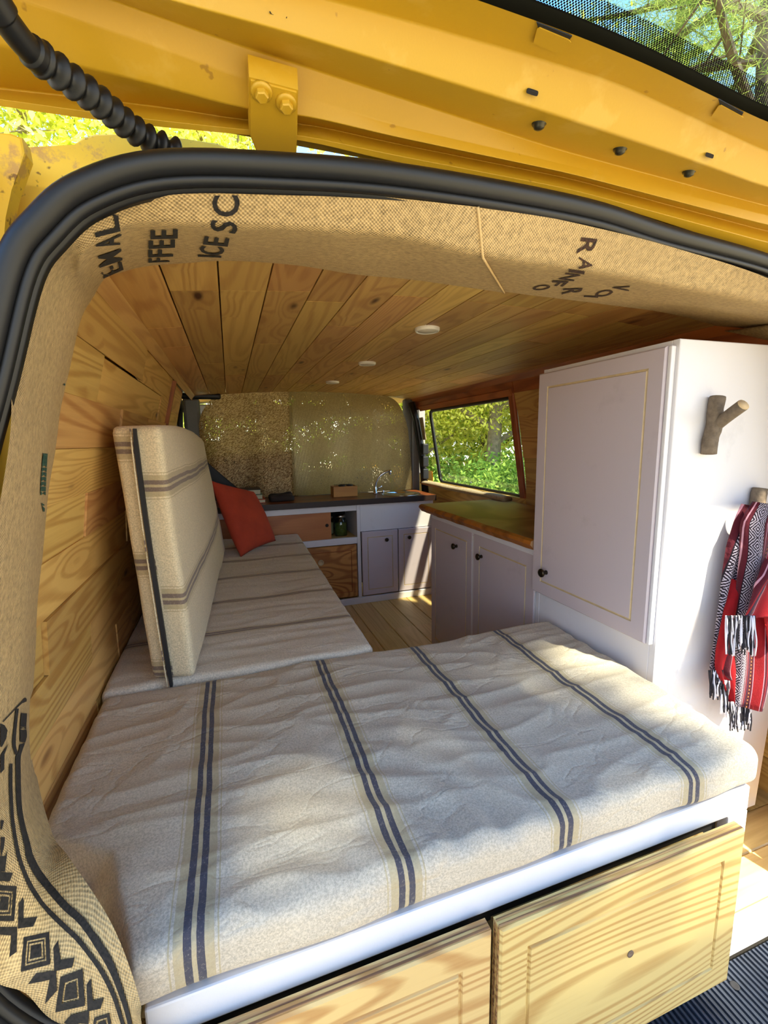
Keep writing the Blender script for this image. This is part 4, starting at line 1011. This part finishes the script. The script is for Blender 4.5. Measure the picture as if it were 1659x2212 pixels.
lobe('side_fold', [X(1648, 1210, .668), X(1646, 1280, .668), X(1640, 1330, .668), X(1650, 1400, .668)], [X(1700, 1210, .668), X(1710, 1280, .668), X(1700, 1330, .668), X(1660, 1400, .668)], .668, .012, .0, .14, 1, REDC)
lobe('far_fold', [X(1650, 1330, .70), X(1644, 1440, .70), X(1652, 1478, .70)], [X(1720, 1330, .70), X(1710, 1440, .70), X(1680, 1478, .70)], .70, .02, .35, .8, 2, WOV)
def fringe(name, u0, u1, v0, v1, y, n=16):
    V, F = {0: [], 1: []}, {0: [], 1: []}
    r2 = random.Random(int(u0))
    for k in range(n):
        u = u0 + (u1 - u0) * (k + .5) / n; c = 0 if r2.random() < .42 else 1; e_ = v1 + r2.uniform(-14, 6)
        P = [pix(u + r2.uniform(-2, 2), v0 + (e_ - v0) * t + 0, 'y', y + r2.uniform(-.006, .004)) for t in (0, .3, .65, 1)]
        P = [p + np.array([r2.uniform(-.002, .002), 0, 0]) for p in P]
        v, f = tubegeo(crom(P, 3), .0016, 5); o_ = len(V[c]); V[c] += v; F[c] += [[q + o_ for q in ff] for ff in f]
    for c, m_ in ((0, TW), (1, TB)):
        if V[c]: o = mobj(name, V[c], F[c], m_, bk, True); o['kind'] = 'stuff'
fringe('fringe', 1566, 1632, 1330, 1412, .650, 34)
fringe('fringe', 1532, 1562, 1448, 1510, .700, 18)
fringe('fringe', 1556, 1576, 1470, 1545, .698, 12)
fringe('fringe', 1576, 1622, 1516, 1576, .690, 28)

# ================================================================ foil screen, ceiling lights, front corner bits
def foil():
    m, nt, b = newmat('foil_blanket'); nt.nodes.remove(b); o = nt.nodes['Material Output']
    tc = N(nt, 'TexCoord'); P = tc.outputs['Object']; s = N(nt, 'SeparateXYZ'); L(nt, P, s.inputs[0])
    left = math_(nt, 'LESS_THAN', math_(nt, 'ADD', s.outputs[0], math_(nt, 'MULTIPLY', noi(nt, P, 4, 1), .02)), -.14)
    rib = math_(nt, 'SINE', math_(nt, 'MULTIPLY', s.outputs[0], 1700)); rib = math_(nt, 'MULTIPLY', rib, noi(nt, mapping(nt, P, (60, 60, 30)), 1, 2))
    rip = noi(nt, mapping(nt, mapping(nt, P, (1, 1, 1), rot=(0, .55, 0)), (75, 75, 190)), 1, 2, .5, .6)
    h = mix(nt, left, rib, rip); hv = N(nt, 'RGBToBW'); L(nt, h, hv.inputs[0]); h = hv.outputs[0]
    p = N(nt, 'BsdfPrincipled'); p.inputs['Metallic'].default_value = .55; p.inputs['Roughness'].default_value = .38
    c = mix(nt, left, srgb(188, 168, 124), mix(nt, ramp(nt, rip, [(.42, g(0)), (.56, g(1))]), srgb(120, 84, 50), srgb(206, 178, 126)))
    c = mix(nt, ramp(nt, noi(nt, P, 170, 2), [(.4, g(.35)), (.6, g(0))]), c, srgb(110, 88, 56))
    L(nt, c, p.inputs['Base Color'])
    bu = N(nt, 'Bump'); bu.inputs['Strength'].default_value = .6; bu.inputs['Distance'].default_value = .006; L(nt, h, bu.inputs['Height']); L(nt, bu.outputs[0], p.inputs['Normal'])
    tl = N(nt, 'BsdfTranslucent'); tl.inputs[0].default_value = (.55, .42, .18, 1)
    m1 = N(nt, 'MixShader'); m1.inputs[0].default_value = .22; L(nt, p.outputs[0], m1.inputs[1]); L(nt, tl.outputs[0], m1.inputs[2])
    tr_ = N(nt, 'BsdfTransparent'); tr_.inputs[0].default_value = (1, .95, .7, 1)
    holes = math_(nt, 'MULTIPLY', math_(nt, 'GREATER_THAN', noi(nt, mapping(nt, P, (260, 260, 90)), 1, 1), .655), math_(nt, 'GREATER_THAN', noi(nt, P, 5.0, 2), .50))
    m2 = N(nt, 'MixShader'); L(nt, holes, m2.inputs[0]); L(nt, m1.outputs[0], m2.inputs[1]); L(nt, tr_.outputs[0], m2.inputs[2]); L(nt, m2.outputs[0], o.inputs[0])
    return m
topc = [(-.17, 1.10), (-.175, 1.18), (-.15, 1.26), (-.08, 1.345), (.02, 1.385), (.30, 1.402), (.60, 1.406), (.90, 1.398), (1.08, 1.375), (1.17, 1.33), (1.22, 1.24), (1.26, 1.10), (1.27, .95), (1.285, .70)]
TC = crom([(a, 0, b) for a, b in topc], 6); nU = 90
xs = np.linspace(-.175, 1.285, nU)
V = []; rows = 40
ux = np.interp(xs, [-.175, -.17, -.13, -.02, .10], [1.08, 1.0, .93, .82, .70]); ux[xs > .1] = .6935
order = np.argsort(TC[:, 0]); tz = np.interp(xs, TC[order][:, 0], TC[order][:, 2])
for i, x_ in enumerate(xs):
    for j in range(rows):
        t = j / (rows - 1); z_ = ux[i] + (tz[i] - ux[i]) * t
        y_ = 3.138 + .010 * math.sin(x_ * 21) * (1 - t * .6) + .006 * n3(x_ * 6, z_ * 4) + (.012 if x_ < .405 else 0)
        V.append((x_, y_, z_))
bm = bmesh.new(); vv = [bm.verts.new(p) for p in V]
for q in gridfaces(nU, rows): bm.faces.new([vv[k] for k in q])
fs = frombm('foil_screen', bm, foil(), None, True, origin=(.55, 3.14, .69))
fs.data.materials.clear(); fs.data.materials.append(foil())
props(fs, 'golden insulating foil screen hung across the cab behind the worktop', 'screen')
for (u_, v_3), lab in (((923, 709), 'round white puck light on the pine ceiling, nearest of the row'), ((793, 783), 'round white puck light on the pine ceiling, middle of the row'), ((718, 824), 'round white puck light on the pine ceiling, farthest of the row')):
    p = pix(u_, v_3, 'z', 1.395); zt = zc(p[0])
    t = thing('ceiling_light', lab, 'light', (p[0], p[1], zt), 'puck lights on the ceiling')
    lathe('rim', [(.038, 0), (.038, .018), (.035, .022), (.032, .022), (.031, .018), (0, .018)], (p[0], p[1], zt - .0005), (0, 0, -1), plain('lamp_white', srgb(238, 232, 220), .3), t, 28)
    lathe('diffuser', [(.0305, .0184), (.029, .0208), (0, .0215)], (p[0], p[1], zt - .0005), (0, 0, -1), plain('lamp_diffuser', srgb(216, 206, 190), .5), t, 24)
# front left pillar bits
fp = thing('cab_pillar_trim', 'dark grab bar and grey pillar trim at the front left corner', 'trim', (-.22, 3.2, 1.2))
box('pillar', -.262, -.16, 3.16, 3.20, .80, 1.35, GREYPL, fp, .02)
box('bar', -.265, -.03, 3.10, 3.135, 1.335, 1.372, BLACKPL, fp, .012)
gpz = thing('cab_pillar', 'grey painted pillar between foil screen and black door post', 'pillar', (1.30, 3.2, .7))
box('pillar', 1.235, 1.36, 3.172, 3.22, .40, 1.36, GREYPL, gpz, .015)
se = thing('added_cab_seat', 'added dark seat back blocking windscreen light behind the lower left of the foil screen', 'seat', (.05, 3.35, .3))  # dark block added to keep windscreen light from showing beside the foil
box('backrest', -.30, .45, 3.19, 3.30, .35, 1.0, BLACKPL, se, .04)
rp = thing('door_pillar', 'black door pillar with three stacked plastic pockets left of the side window', 'pillar', (1.33, 3.03, .7))
tube('post', [(1.372, 3.10, .66), (1.355, 3.12, .95), (1.315, 3.13, 1.20), (1.27, 3.13, 1.33)], .026, BLACKPL, rp, 12)
box('post_trim', 1.29, 1.345, 3.145, 3.165, .69, 1.33, GREYPL, rp, .006)
for i, zz in enumerate((.775, .865, .955)):
    box('pocket', 1.325, 1.372, 3.035, 3.092, zz, zz + .078, BLACKPL, rp, .008)
cu = mobj('curtain_strip', [(1.345, 3.03, 1.06), (1.352, 3.10, 1.06), (1.325, 3.10, 1.22), (1.322, 3.04, 1.22), (1.351, 3.03, 1.06), (1.358, 3.10, 1.06), (1.331, 3.10, 1.22), (1.328, 3.04, 1.22)], [[0, 1, 2, 3], [7, 6, 5, 4], [0, 4, 5, 1], [2, 6, 7, 3], [1, 5, 6, 2], [3, 7, 4, 0]], BURC, None, origin=(1.34, 3.06, 1.06), uv=np.array([(0, 0), (.07, 0), (.07, .16), (0, .16)] * 2))
props(cu, 'narrow tan cloth strip on the black door pillar above its pockets', 'cloth')
# burlap roll on the window sill
V, UV = [], []
for k in range(40):
    y = 2.00 + 1.08 * k / 39; r0 = .020 + .005 * n3(y * 6, 2); xc = 1.348 + .004 * n3(y * 7, 5); zc_ = .748 + .004 * n3(y * 4, 8)
    for j in range(12): a = 2 * pi * j / 12; V.append((xc + r0 * 1.5 * math.cos(a), y, zc_ + r0 * math.sin(a) * .8)); UV.append((k * .028, j * .012))
F = [[k * 12 + j, k * 12 + (j + 1) % 12, (k + 1) * 12 + (j + 1) % 12, (k + 1) * 12 + j] for k in range(39) for j in range(12)] + [list(range(12))[::-1], [39 * 12 + j for j in range(12)]]
sr = mobj('sill_bolster', V, F, BURC, None, True, UV, origin=(1.34, 2.5, .735)); props(sr, 'burlap covered padded roll lying along the side window sill', 'bolster')

# ================================================================ ribbed tread plate under the rear edge
tp = thing('tread_plate', 'black ribbed rubber tread plate at the rear sill', 'mat', (.8, .4, -.1))
box('plate', -.10, 1.36, .18, .551, -.10, -.092, RUBMAT, tp, .001)
V, F = [], []
for k in range(0, 120):
    x_ = -.09 + k * .012
    if x_ > 1.355: break
    q = [(x_, .185, -.092), (x_ + .0075, .185, -.092), (x_ + .006, .185, -.087), (x_ + .0015, .185, -.087)]; o_ = len(V)
    V += q + [(a, .548, c) for a, b, c in q]
    F += [[o_ + i, o_ + (i + 1) % 4, o_ + 4 + (i + 1) % 4, o_ + 4 + i] for i in range(4)] + [[o_ + 3, o_ + 2, o_ + 1, o_], [o_ + 4, o_ + 5, o_ + 6, o_ + 7]]
rb = mobj('ribs', V, F, RUBMAT, tp); rb['kind'] = 'stuff'
lathe('bolt_hole', [(.009, 0), (.0085, .001), (.006, .0006), (0, .0002)], (.933, .513, -.0868), (0, 0, 1), plain('hole_black', (.006, .006, .008), .8), tp, 16)
box('rear_bumper', -.25, 1.38, .02, .179, -.30, -.098, BLACKPL, tp, .02)

# ================================================================ tailgate
tg = thing('tailgate', 'raised yellow tailgate seen from below with window, slots and hinge', 'tailgate', (.5, .55, 1.39))
SL = .28
def tgz(y, h): return 1.383 + SL * (.585 - y) + h
def tgp(u, v, h):
    d = ray(u, v)   # CAM + t d on plane z = 1.383 + SL*(.585-y) + h
    t = (1.383 + SL * .585 + h - CAM[2]) / (d[2] + SL * d[1]); return CAM + t * d
LN = [  # (h, polyline in the picture) from the hinge edge to the glass
    (-.002, [(-60, 222), (0, 228), (150, 252), (300, 270), (537, 292), (650, 300), (830, 345), (1265, 425), (1659, 552)]),
    (.000, [(-60, 208), (0, 214), (150, 236), (300, 256), (537, 281), (650, 291), (830, 331), (1230, 408), (1659, 524)]),
    (.024, [(-60, 188), (0, 192), (200, 214), (400, 238), (530, 262), (650, 264), (830, 305), (1230, 385), (1659, 500)]),
    (.002, [(-60, 80), (0, 96), (110, 130), (250, 160), (400, 200), (530, 238), (650, 246), (830, 290), (1230, 374), (1659, 486)]),
    (.012, [(-60, -40), (60, 6), (115, 22), (210, 55), (400, 122), (525, 172), (645, 205), (830, 265), (1230, 358), (1659, 466)]),
    (.026, [(-60, -90), (100, -50), (240, 0), (500, 92), (640, 138), (830, 200), (1200, 322), (1659, 446)]),
    (-.008, [(-60, -130), (200, -52), (350, -4), (600, 62), (830, 133), (1155, 233), (1480, 340), (1659, 405)]),
    (.014, [(0, -220), (400, -85), (700, 0), (830, 32), (1125, 115), (1330, 178), (1659, 330)]),
    (.000, [(300, -230), (700, -115), (1020, -4), (1155, 44), (1235, 72), (1400, 140), (1552, 213), (1659, 266)]),
]
xs = np.linspace(-.30, 1.38, 85); rows = []
for h, P in LN:
    W3 = np.array([tgp(u, v, h) for u, v in P]); fx_ = np.polyfit(W3[:, 0], W3[:, 1], 3)
    yy = np.interp(xs, W3[:, 0], W3[:, 1]); k0 = (xs < W3[0, 0]); k1 = xs > W3[-1, 0]
    yy[k0] = W3[0, 1]; s_ = 0
    yy[k1] = W3[-1, 1] - 0.02 * (xs[k1] - W3[-1, 0])
    # light smoothing
    for _ in range(3): yy[1:-1] = yy[:-2] * .25 + yy[1:-1] * .5 + yy[2:] * .25
    rows.append(np.stack([xs, yy, tgz(yy, h)], 1))
# frame continues round the window : sides and far rail
def lerp(a, b, t): return a + (b - a) * t
V, F, nL = [], [], len(rows)
sub = []
for i in range(nL):
    sub.append(rows[i])
    if i < nL - 1: sub += [lerp(rows[i], rows[i + 1], .06), lerp(rows[i], rows[i + 1], .94)]
A = np.array(sub)
F = [list(reversed(q)) for q in gridfaces(len(sub), len(xs))]
inner = mobj('inner_frame', A.reshape(-1, 3), F, YEL, tg, True)
# outer skin above it
sk_ = []
for t in np.linspace(0, 1, 16):
    y_ = .60 - t * 1.35; sk_.append([(x_, y_, tgz(y_, .055 - .03 * abs(1 - 2 * min(t * 3, 1)) * (t < .33))) for x_ in xs[::4]])
sk_ = np.array(sk_)
gl0, gl1 = -.48, .365
def skinpatch(name, y0, y1, x0, x1, mat=YEL, h=.045, n=14, th=.004):
    V = []
    for dz in (0, th):
        for y_ in np.linspace(y0, y1, n):
            for x_ in np.linspace(x0, x1, n): V.append((x_, y_, tgz(y_, h) + dz))
    F = gridfaces(n, n) + [[q + n * n for q in reversed(f)] for f in gridfaces(n, n)]
    return mobj(name, V, F, mat, tg)
osk = []
for t in np.linspace(0, 1, 6):
    y0_ = rows[-1][:, 1] + .050; yv = y0_ + (.60 - y0_) * t; osk.append(np.stack([xs, yv, tgz(yv, .030 + .020 * math.sin(t * pi))], 1))
osk = np.array(osk)
mobj('outer_skin', np.concatenate([osk.reshape(-1, 3), (osk + np.array([0, 0, .003])).reshape(-1, 3)]), gridfaces(6, len(xs)) + [[q + osk.shape[0] * osk.shape[1] for q in reversed(f)] for f in gridfaces(6, len(xs))], YEL, tg, True)
skinpatch('outer_skin', -.48, -.85, -.30, 1.38)
skinpatch('outer_skin', .34, -.48, -.30, -.17); skinpatch('outer_skin', .34, -.48, 1.29, 1.38)
skinpatch('inner_panel', -.42, -.85, -.28, 1.36, YEL, .004)
skinpatch('inner_panel', .34, -.42, -.28, -.13, YEL, .004); skinpatch('inner_panel', .34, -.42, 1.30, 1.37, YEL, .004)
skinpatch('inner_panel', -.845, -.85, -.3, 1.38, YEL, .02)
skinpatch('window_glass', .455, -.46, -.16, 1.26, glassmat('tailgate_glass', (.93, .97, .96), .06), .026, 3, .004)
# black border along the glass with its dotted fade
def frit(name, h, w0, w1, mat):
    e0 = rows[-1].copy(); a = e0 + np.array([0, .045, 0]); b = e0 + np.array([0, .008 - w1, 0]); a = a - np.array([0, w0, 0]) * 0
    sel = slice(5, 80); V = []
    for P in (a, b): V += [(p[0], p[1], tgz(p[1], h)) for p in P[sel]]
    n = len(a[sel]); V += [(x_, y_, z_ + .0015) for x_, y_, z_ in V]
    F = [[i, i + 1, n + i + 1, n + i][::-1] for i in range(n - 1)] + [] if 'dots' in name else [[i, i + 1, n + i + 1, n + i][::-1] for i in range(n - 1)] + [[2 * n + i, 2 * n + i + 1, 3 * n + i + 1, 3 * n + i] for i in range(n - 1)]
    return mobj(name, V, F, mat, tg)
frit('glass_border', .022, 0, .002, plain('frit_black', (.006, .006, .006), .4))
def dots():
    m, nt, b = newmat('frit_dots'); nt.nodes.remove(b); o = nt.nodes['Material Output']; tc = N(nt, 'TexCoord')
    mp = mapping(nt, tc.outputs['Object'], (420, 420, 0), rot=(0, 0, .785)); v = N(nt, 'TexVoronoi', feature='F1'); v.inputs['Randomness'].default_value = 0; v.inputs['Scale'].default_value = 1; L(nt, mp, v.inputs['Vector'])
    f = math_(nt, 'LESS_THAN', v.outputs['Distance'], .42)
    t = N(nt, 'BsdfTransparent'); d = N(nt, 'BsdfDiffuse'); d.inputs[0].default_value = (.006, .006, .006, 1); mx = N(nt, 'MixShader')
    L(nt, f, mx.inputs[0]); L(nt, t.outputs[0], mx.inputs[1]); L(nt, d.outputs[0], mx.inputs[2]); L(nt, mx.outputs[0], o.inputs[0]); return m
frit('glass_border_dots', .0245, 0, .018, dots())
# notches (clip tabs) on the lip, slots, studs
def surfh(u, v):
    h = .008
    for _ in range(4):
        P0 = tgp(u, v, h); yy = [np.interp(P0[0], xs, r[:, 1]) for r in rows]; h = float(np.interp(P0[1], yy[::-1], [l[0] for l in LN][::-1]))
    return h
def patch(name, pxs, h, mat, th=.003, parent=tg):
    a = [tgp(u, v, surfh(u, v) + h) for u, v in pxs]; bm = bmesh.new(); va = [bm.verts.new(p) for p in a]; vb2 = [bm.verts.new(p + np.array([0, 0, -th])) for p in a]; n = len(a)
    bm.faces.new(va); bm.faces.new(vb2[::-1])
    for i in range(n): bm.faces.new([va[i], vb2[i], vb2[(i + 1) % n], va[(i + 1) % n]])
    return frombm(name, bm, mat, parent)
BLK = plain('slot_black', (.008, .007, .006), .8)
patch('clip_tab', [(1160, 62), (1166, 58), (1228, 84), (1234, 90), (1210, 116), (1152, 92)], -.0030, YEL, .001)
patch('clip_tab', [(1552, 228), (1558, 226), (1606, 252), (1582, 272), (1536, 250)], -.0030, YEL, .001)
patch('clip_recess', [(1159, 46), (1236, 76), (1228, 86), (1163, 60)], -.0014, BLK, .001)
patch('clip_recess', [(1552, 212), (1606, 242), (1600, 252), (1556, 230)], -.0014, BLK, .001)
for c, w_, h_ in (((602, 27), 20, 6.5), ((1150, 198), 13, 5.5), ((1533, 335), 9, 4.2)):
    a = .31; q = []
    for k in range(16):
        t = 2 * pi * k / 16; ex = (abs(math.cos(t)) ** .35) * math.copysign(1, math.cos(t)) * w_; ey = (abs(math.sin(t)) ** .5) * math.copysign(1, math.sin(t)) * h_
        q.append((c[0] + ex * math.cos(a) - ey * math.sin(a), c[1] + ex * math.sin(a) + ey * math.cos(a)))
    patch('slot', q, -.0075, BLK, .0008)
for u_, v_4 in ((1165, 267), (1340, 322), (1489, 371)):
    h = surfh(u_, v_4); p = tgp(u_, v_4, h); st = lathe('stud', [(.0085, 0), (.0080, .0015), (.0062, .002), (.0058, .005), (.003, .0065), (0, .0068)], p + np.array([0, 0, .0005]), (0, .1, -1), plain('stud_dark', srgb(70, 66, 52), .35, .6), tg, 18)
# hinge bracket + bolts
hb = thing('hinge', 'yellow painted tailgate hinge plate with two hex bolts', 'hinge', (.07, .52, 1.385))
bm = bmesh.new(); hp = -.012
P = [tgp(538, 170, hp), tgp(644, 198, hp), tgp(642, 290, hp - .002), tgp(640, 345, hp - .004), tgp(560, 345, hp - .004), tgp(538, 290, hp - .002)]
va = [bm.verts.new(p) for p in P]; vb3 = [bm.verts.new(p + np.array([0, 0, .020])) for p in P]
bm.faces.new(va); bm.faces.new(vb3[::-1])
for i in range(6): bm.faces.new([va[i], vb3[i], vb3[(i + 1) % 6], va[(i + 1) % 6]])
bmesh.ops.bevel(bm, geom=[e_ for e_ in bm.edges if e_.verts[0] in va and e_.verts[1] in va], offset=.0015, segments=2, affect='EDGES')
frombm('plate', bm, YEL, hb)
for u_, v_5 in ((565, 197), (618, 222)):
    p = tgp(u_, v_5, hp); ax = (0, -SL, -1)
    bt = lathe('bolt', [(.0105, 0), (.0100, .002), (.0085, .003), (.0068, .003)], p, ax, YEL, hb, 20)
    lathe('bolt_head', [(.0064, .0028), (.0064, .0072), (.0052, .0082), (0, .0082)], p, ax, YEL, bt, 6, smooth=False)
# corrugated conduit from body to tailgate
cp = [(-.205, .40), (-.150, .462)]
path = [pix(u, v, 'z', z_) for u, v, z_ in ((-30, -20, 1.37), (10, 40, 1.365), (50, 92, 1.362), (82, 122, 1.362), (150, 172, 1.364), (215, 220, 1.366), (275, 270, 1.366), (325, 303, 1.366), (385, 330, 1.366))]
PC = crom(path, 14); dist = np.concatenate([[0], np.cumsum(np.linalg.norm(np.diff(PC, axis=0), axis=1))])
ss = np.linspace(0, dist[-1], 220); PP = np.stack([np.interp(ss, dist, PC[:, i]) for i in range(3)], 1)
s0 = dist[3 * 14]; R_ = []
for s_ in ss:
    if s_ < s0: R_.append(.0118 if (s_ < s0 * .30 or s_ > s0 * .86) else .0098)
    else: R_.append(.0105 + .0030 * math.sin((s_ - s0) / .0135 * 2 * pi))
cdt = tube('wiring_conduit', PP, R_, BLACKRUB, None, 18); props(cdt, 'black corrugated rubber wiring tube running from tailgate to body', 'tube')

# ================================================================ outdoors
def ground():
    m, nt, b = newmat('forest_floor'); tc = N(nt, 'TexCoord'); P = tc.outputs['Object']; f = noi(nt, P, 1.2, 6, .7); f2 = noi(nt, P, 14, 4, .7)
    L(nt, mix(nt, ramp(nt, f2, [(.3, g(0)), (.7, g(1))]), mix(nt, f, srgb(160, 144, 118), srgb(112, 112, 82)), srgb(190, 178, 152)), b.inputs['Base Color']); b.inputs['Roughness'].default_value = .95; bump(nt, b, f2, .5, .05); return m
V = []; n = 60
for i in range(n + 1):
    for j in range(n + 1):
        x_, y_ = -30 + i, -25 + j; V.append((x_, y_, -.62 + n3(x_ * .3, y_ * .3) * .05))
gr = mobj('ground', V, gridfaces(n + 1, n + 1), ground(), None, True); gr['kind'] = 'structure'
def cards(C, size, n, spread, thin=1.0, seed=1, flat=False):
    r = np.random.default_rng(seed); C = np.asarray(C); idx = r.integers(0, len(C), n); p = C[idx] + r.normal(0, 1, (n, 3)) * spread
    a = r.normal(0, 1, (n, 3)); a /= np.linalg.norm(a, axis=1)[:, None]; b = np.cross(a, r.normal(0, 1, (n, 3))); b /= np.linalg.norm(b, axis=1)[:, None]
    s = (size * r.uniform(.6, 1.3, n))[:, None]
    V = np.stack([p - a * s, p + b * s * .45 * thin, p + a * s, p - b * s * .45 * thin], 1).reshape(-1, 3)
    return V
def fastmesh(name, V, mat, parent):
    me = bpy.data.meshes.new(name); n = len(V) // 4; me.vertices.add(len(V)); me.vertices.foreach_set('co', V.ravel()); me.loops.add(len(V)); me.loops.foreach_set('vertex_index', np.arange(len(V)))
    me.polygons.add(n); me.polygons.foreach_set('loop_start', np.arange(0, len(V), 4)); me.polygons.foreach_set('loop_total', np.full(n, 4)); me.materials.append(mat); me.update(calc_edges=True)
    o = bpy.data.objects.new(name, me); COL.objects.link(o); o.parent = parent; me.transform(Matrix.Translation(-parent.location)); o['kind'] = 'stuff'; return o
LEAFY = leafmat('leaf_yellow', srgb(190, 200, 60), srgb(240, 238, 130), .5)
LEAFG = leafmat('leaf_green', srgb(120, 156, 50), srgb(240, 240, 140), .45)
LEAFD = leafmat('leaf_dark', srgb(80, 124, 56), srgb(160, 190, 90), .4)
NEED = leafmat('pine_needles', srgb(88, 118, 52), srgb(176, 190, 100), .45)
TRUNK = plain('tree_bark', srgb(150, 136, 116), .9, var=.3, sc=12, bs=.8)
TRUNKD = plain('dark_bark', srgb(92, 78, 66), .9, var=.3, sc=12, bs=.8)
def tree(name, label, x, y, h, crown_r, crown_z0, leaves, mat, bark=TRUNK, size=.06, tr=.11, seed=1, nb=16, lean=0, thin=1.0, spread=.22, group='trees around the van', droop=0):
    r = random.Random(seed); t = thing(name, label, 'tree', (x, y, -.6), group)
    P = [(x + lean * k + r.uniform(-.08, .08), y + r.uniform(-.08, .08), -.62 + h * k / 6) for k in range(7)]
    PC_ = crom(P, 4); v, f = tubegeo(PC_, [tr * (1 - .75 * i / len(PC_)) for i in range(len(PC_))], 10); mobj('trunk', v, f, bark, t, True)
    V, F, C = [], [], []
    for k in range(nb):
        zz = crown_z0 + (h - .8 - crown_z0) * (k + .5) / nb; i0 = min(range(len(PC_)), key=lambda i: abs(PC_[i][2] - zz)); b0 = np.array(PC_[i0]); a = k * 2.4 + r.uniform(-.4, .4)
        rr2 = crown_r * (1 - .55 * ((k + .5) / nb)) * r.uniform(.7, 1.1)
        tip = b0 + np.array([math.cos(a) * rr2, math.sin(a) * rr2, rr2 * (.45 - droop)]); mid = (b0 + tip) / 2 + np.array([r.uniform(-.1, .1), r.uniform(-.1, .1), .1 - droop * .2])
        bp = crom([b0, mid, tip], 5); v, f = tubegeo(bp, [tr * .35 * (1 - .8 * i / 10) + .004 for i in range(11)], 6); o_ = len(V); V += v; F += [[q + o_ for q in ff] for ff in f]
        for q in bp[3:]: C.append(q)
        for s_ in range(7):
            q0 = bp[3 + s_]; d = np.array([r.uniform(-1, 1), r.uniform(-1, 1), r.uniform(-.5, .6)]) * rr2 * .38; tp_ = q0 + d
            v, f = tubegeo([q0, q0 + d * .5 + [0, 0, .03], tp_], [.010, .007, .003], 4); o_ = len(V); V += v; F += [[q + o_ for q in ff] for ff in f]
            C += [q0 + d * u for u in (.4, .7, 1)]
    mobj('branches', V, F, bark, t)
    fastmesh('foliage', cards(C, size, leaves, spread, thin, seed), mat, t)
    return t
tree('broadleaf_tree', 'pale trunked bright green tree in the middle of the side window view', 5.0, 7.9, 7.5, 2.6, .8, 52000, LEAFG, size=.042, tr=.16, seed=2, nb=20, spread=.30)
tree('broadleaf_tree', 'yellow green tree on the left of the side window view', 3.9, 9.2, 7.5, 2.6, .4, 44000, LEAFY, size=.048, seed=3, nb=18, spread=.32)
tree('broadleaf_tree', 'yellow green tree on the right of the side window view', 6.8, 7.2, 7.5, 2.6, .6, 44000, LEAFY, TRUNKD, size=.042, seed=4, nb=18, spread=.32)
tree('broadleaf_tree', 'green tree standing farthest behind the side window view', 7.2, 12.0, 9, 3.4, .4, 22000, LEAFG, TRUNKD, size=.11, seed=5, nb=20, spread=.42)
for k, (bx_, by_, hh, lab) in enumerate(((4.3, 6.4, 1.1, 'dark green bush low at the left in the side window'), (5.8, 6.3, 1.0, 'dark green bush low at the centre of the side window'), (7.3, 6.0, 1.1, 'dark green bush low at the right in the side window'))):
    b_ = thing('bush', lab, 'bush', (bx_, by_, -.6), 'bushes beside the van'); r = np.random.default_rng(40 + k)
    C = np.array([bx_, by_, -.5]) + r.normal(0, 1, (120, 3)) * [.7, .6, .0] + np.stack([np.zeros(120), np.zeros(120), r.uniform(0, hh, 120)], 1)
    V, F = [], []
    for q in C[:40]:
        v, f = tubegeo([(bx_ + (q[0] - bx_) * .3, by_ + (q[1] - by_) * .3, -.62), tuple(q)], [.012, .004], 5); o_ = len(V); V += v; F += [[a + o_ for a in ff] for ff in f]
    mobj('stems', V, F, TRUNKD, b_); fastmesh('foliage', cards(C, .04, 16000, .16, 1, 60 + k), LEAFD, b_)
tree('broadleaf_tree', 'sunlit yellow tree behind the roof at the upper left', -2.2, 7.5, 9, 3.0, 1.2, 40000, LEAFY, size=.055, seed=6, nb=20, spread=.34)
tree('broadleaf_tree', 'sunlit yellow tree seen through the gap under the tailgate', .6, 9.0, 10.5, 3.2, 2, 40000, LEAFY, size=.055, seed=7, nb=20, spread=.34)
tree('pine_tree', 'pine whose branches show through the tailgate glass', 5.2, 3.6, 8.5, 3.0, 1.6, 70000, NEED, TRUNKD, size=.055, tr=.14, seed=8, nb=30, thin=.10, spread=.13, droop=.35)
tree('pine_tree', 'second pine farther behind in the tailgate glass', 7.6, 6.6, 10.5, 3.2, 2.5, 60000, NEED, TRUNKD, size=.075, tr=.16, seed=9, nb=28, thin=.12, spread=.18, droop=.3)
tree('pine_tree', 'tall pine close behind the tailgate shading the bed', 1.35, -2.7, 8.0, 2.0, 2.9, 10000, NEED, TRUNKD, size=.085, tr=.14, seed=11, nb=11, thin=.9, spread=.11, droop=.2)
tree('pine_tree', 'tall pine farther behind the viewer on the left', -1.6, -4.6, 9.0, 2.6, 3.8, 16000, NEED, TRUNKD, size=.10, tr=.15, seed=12, nb=20, thin=.35, spread=.22, droop=.2)
th_ = thing('thicket', 'dense green thicket of undergrowth along the horizon', 'undergrowth', (4, 16, -.6)); r = np.random.default_rng(90)
ang = r.uniform(-.9, 1.45, 500); rad_ = r.uniform(13, 17, 500); C = np.stack([np.sin(ang) * rad_, np.cos(ang) * rad_, r.uniform(-.5, 6.5, 500)], 1)
fastmesh('foliage', cards(C, .2, 26000, .6, 1.2, 91), LEAFG, th_)
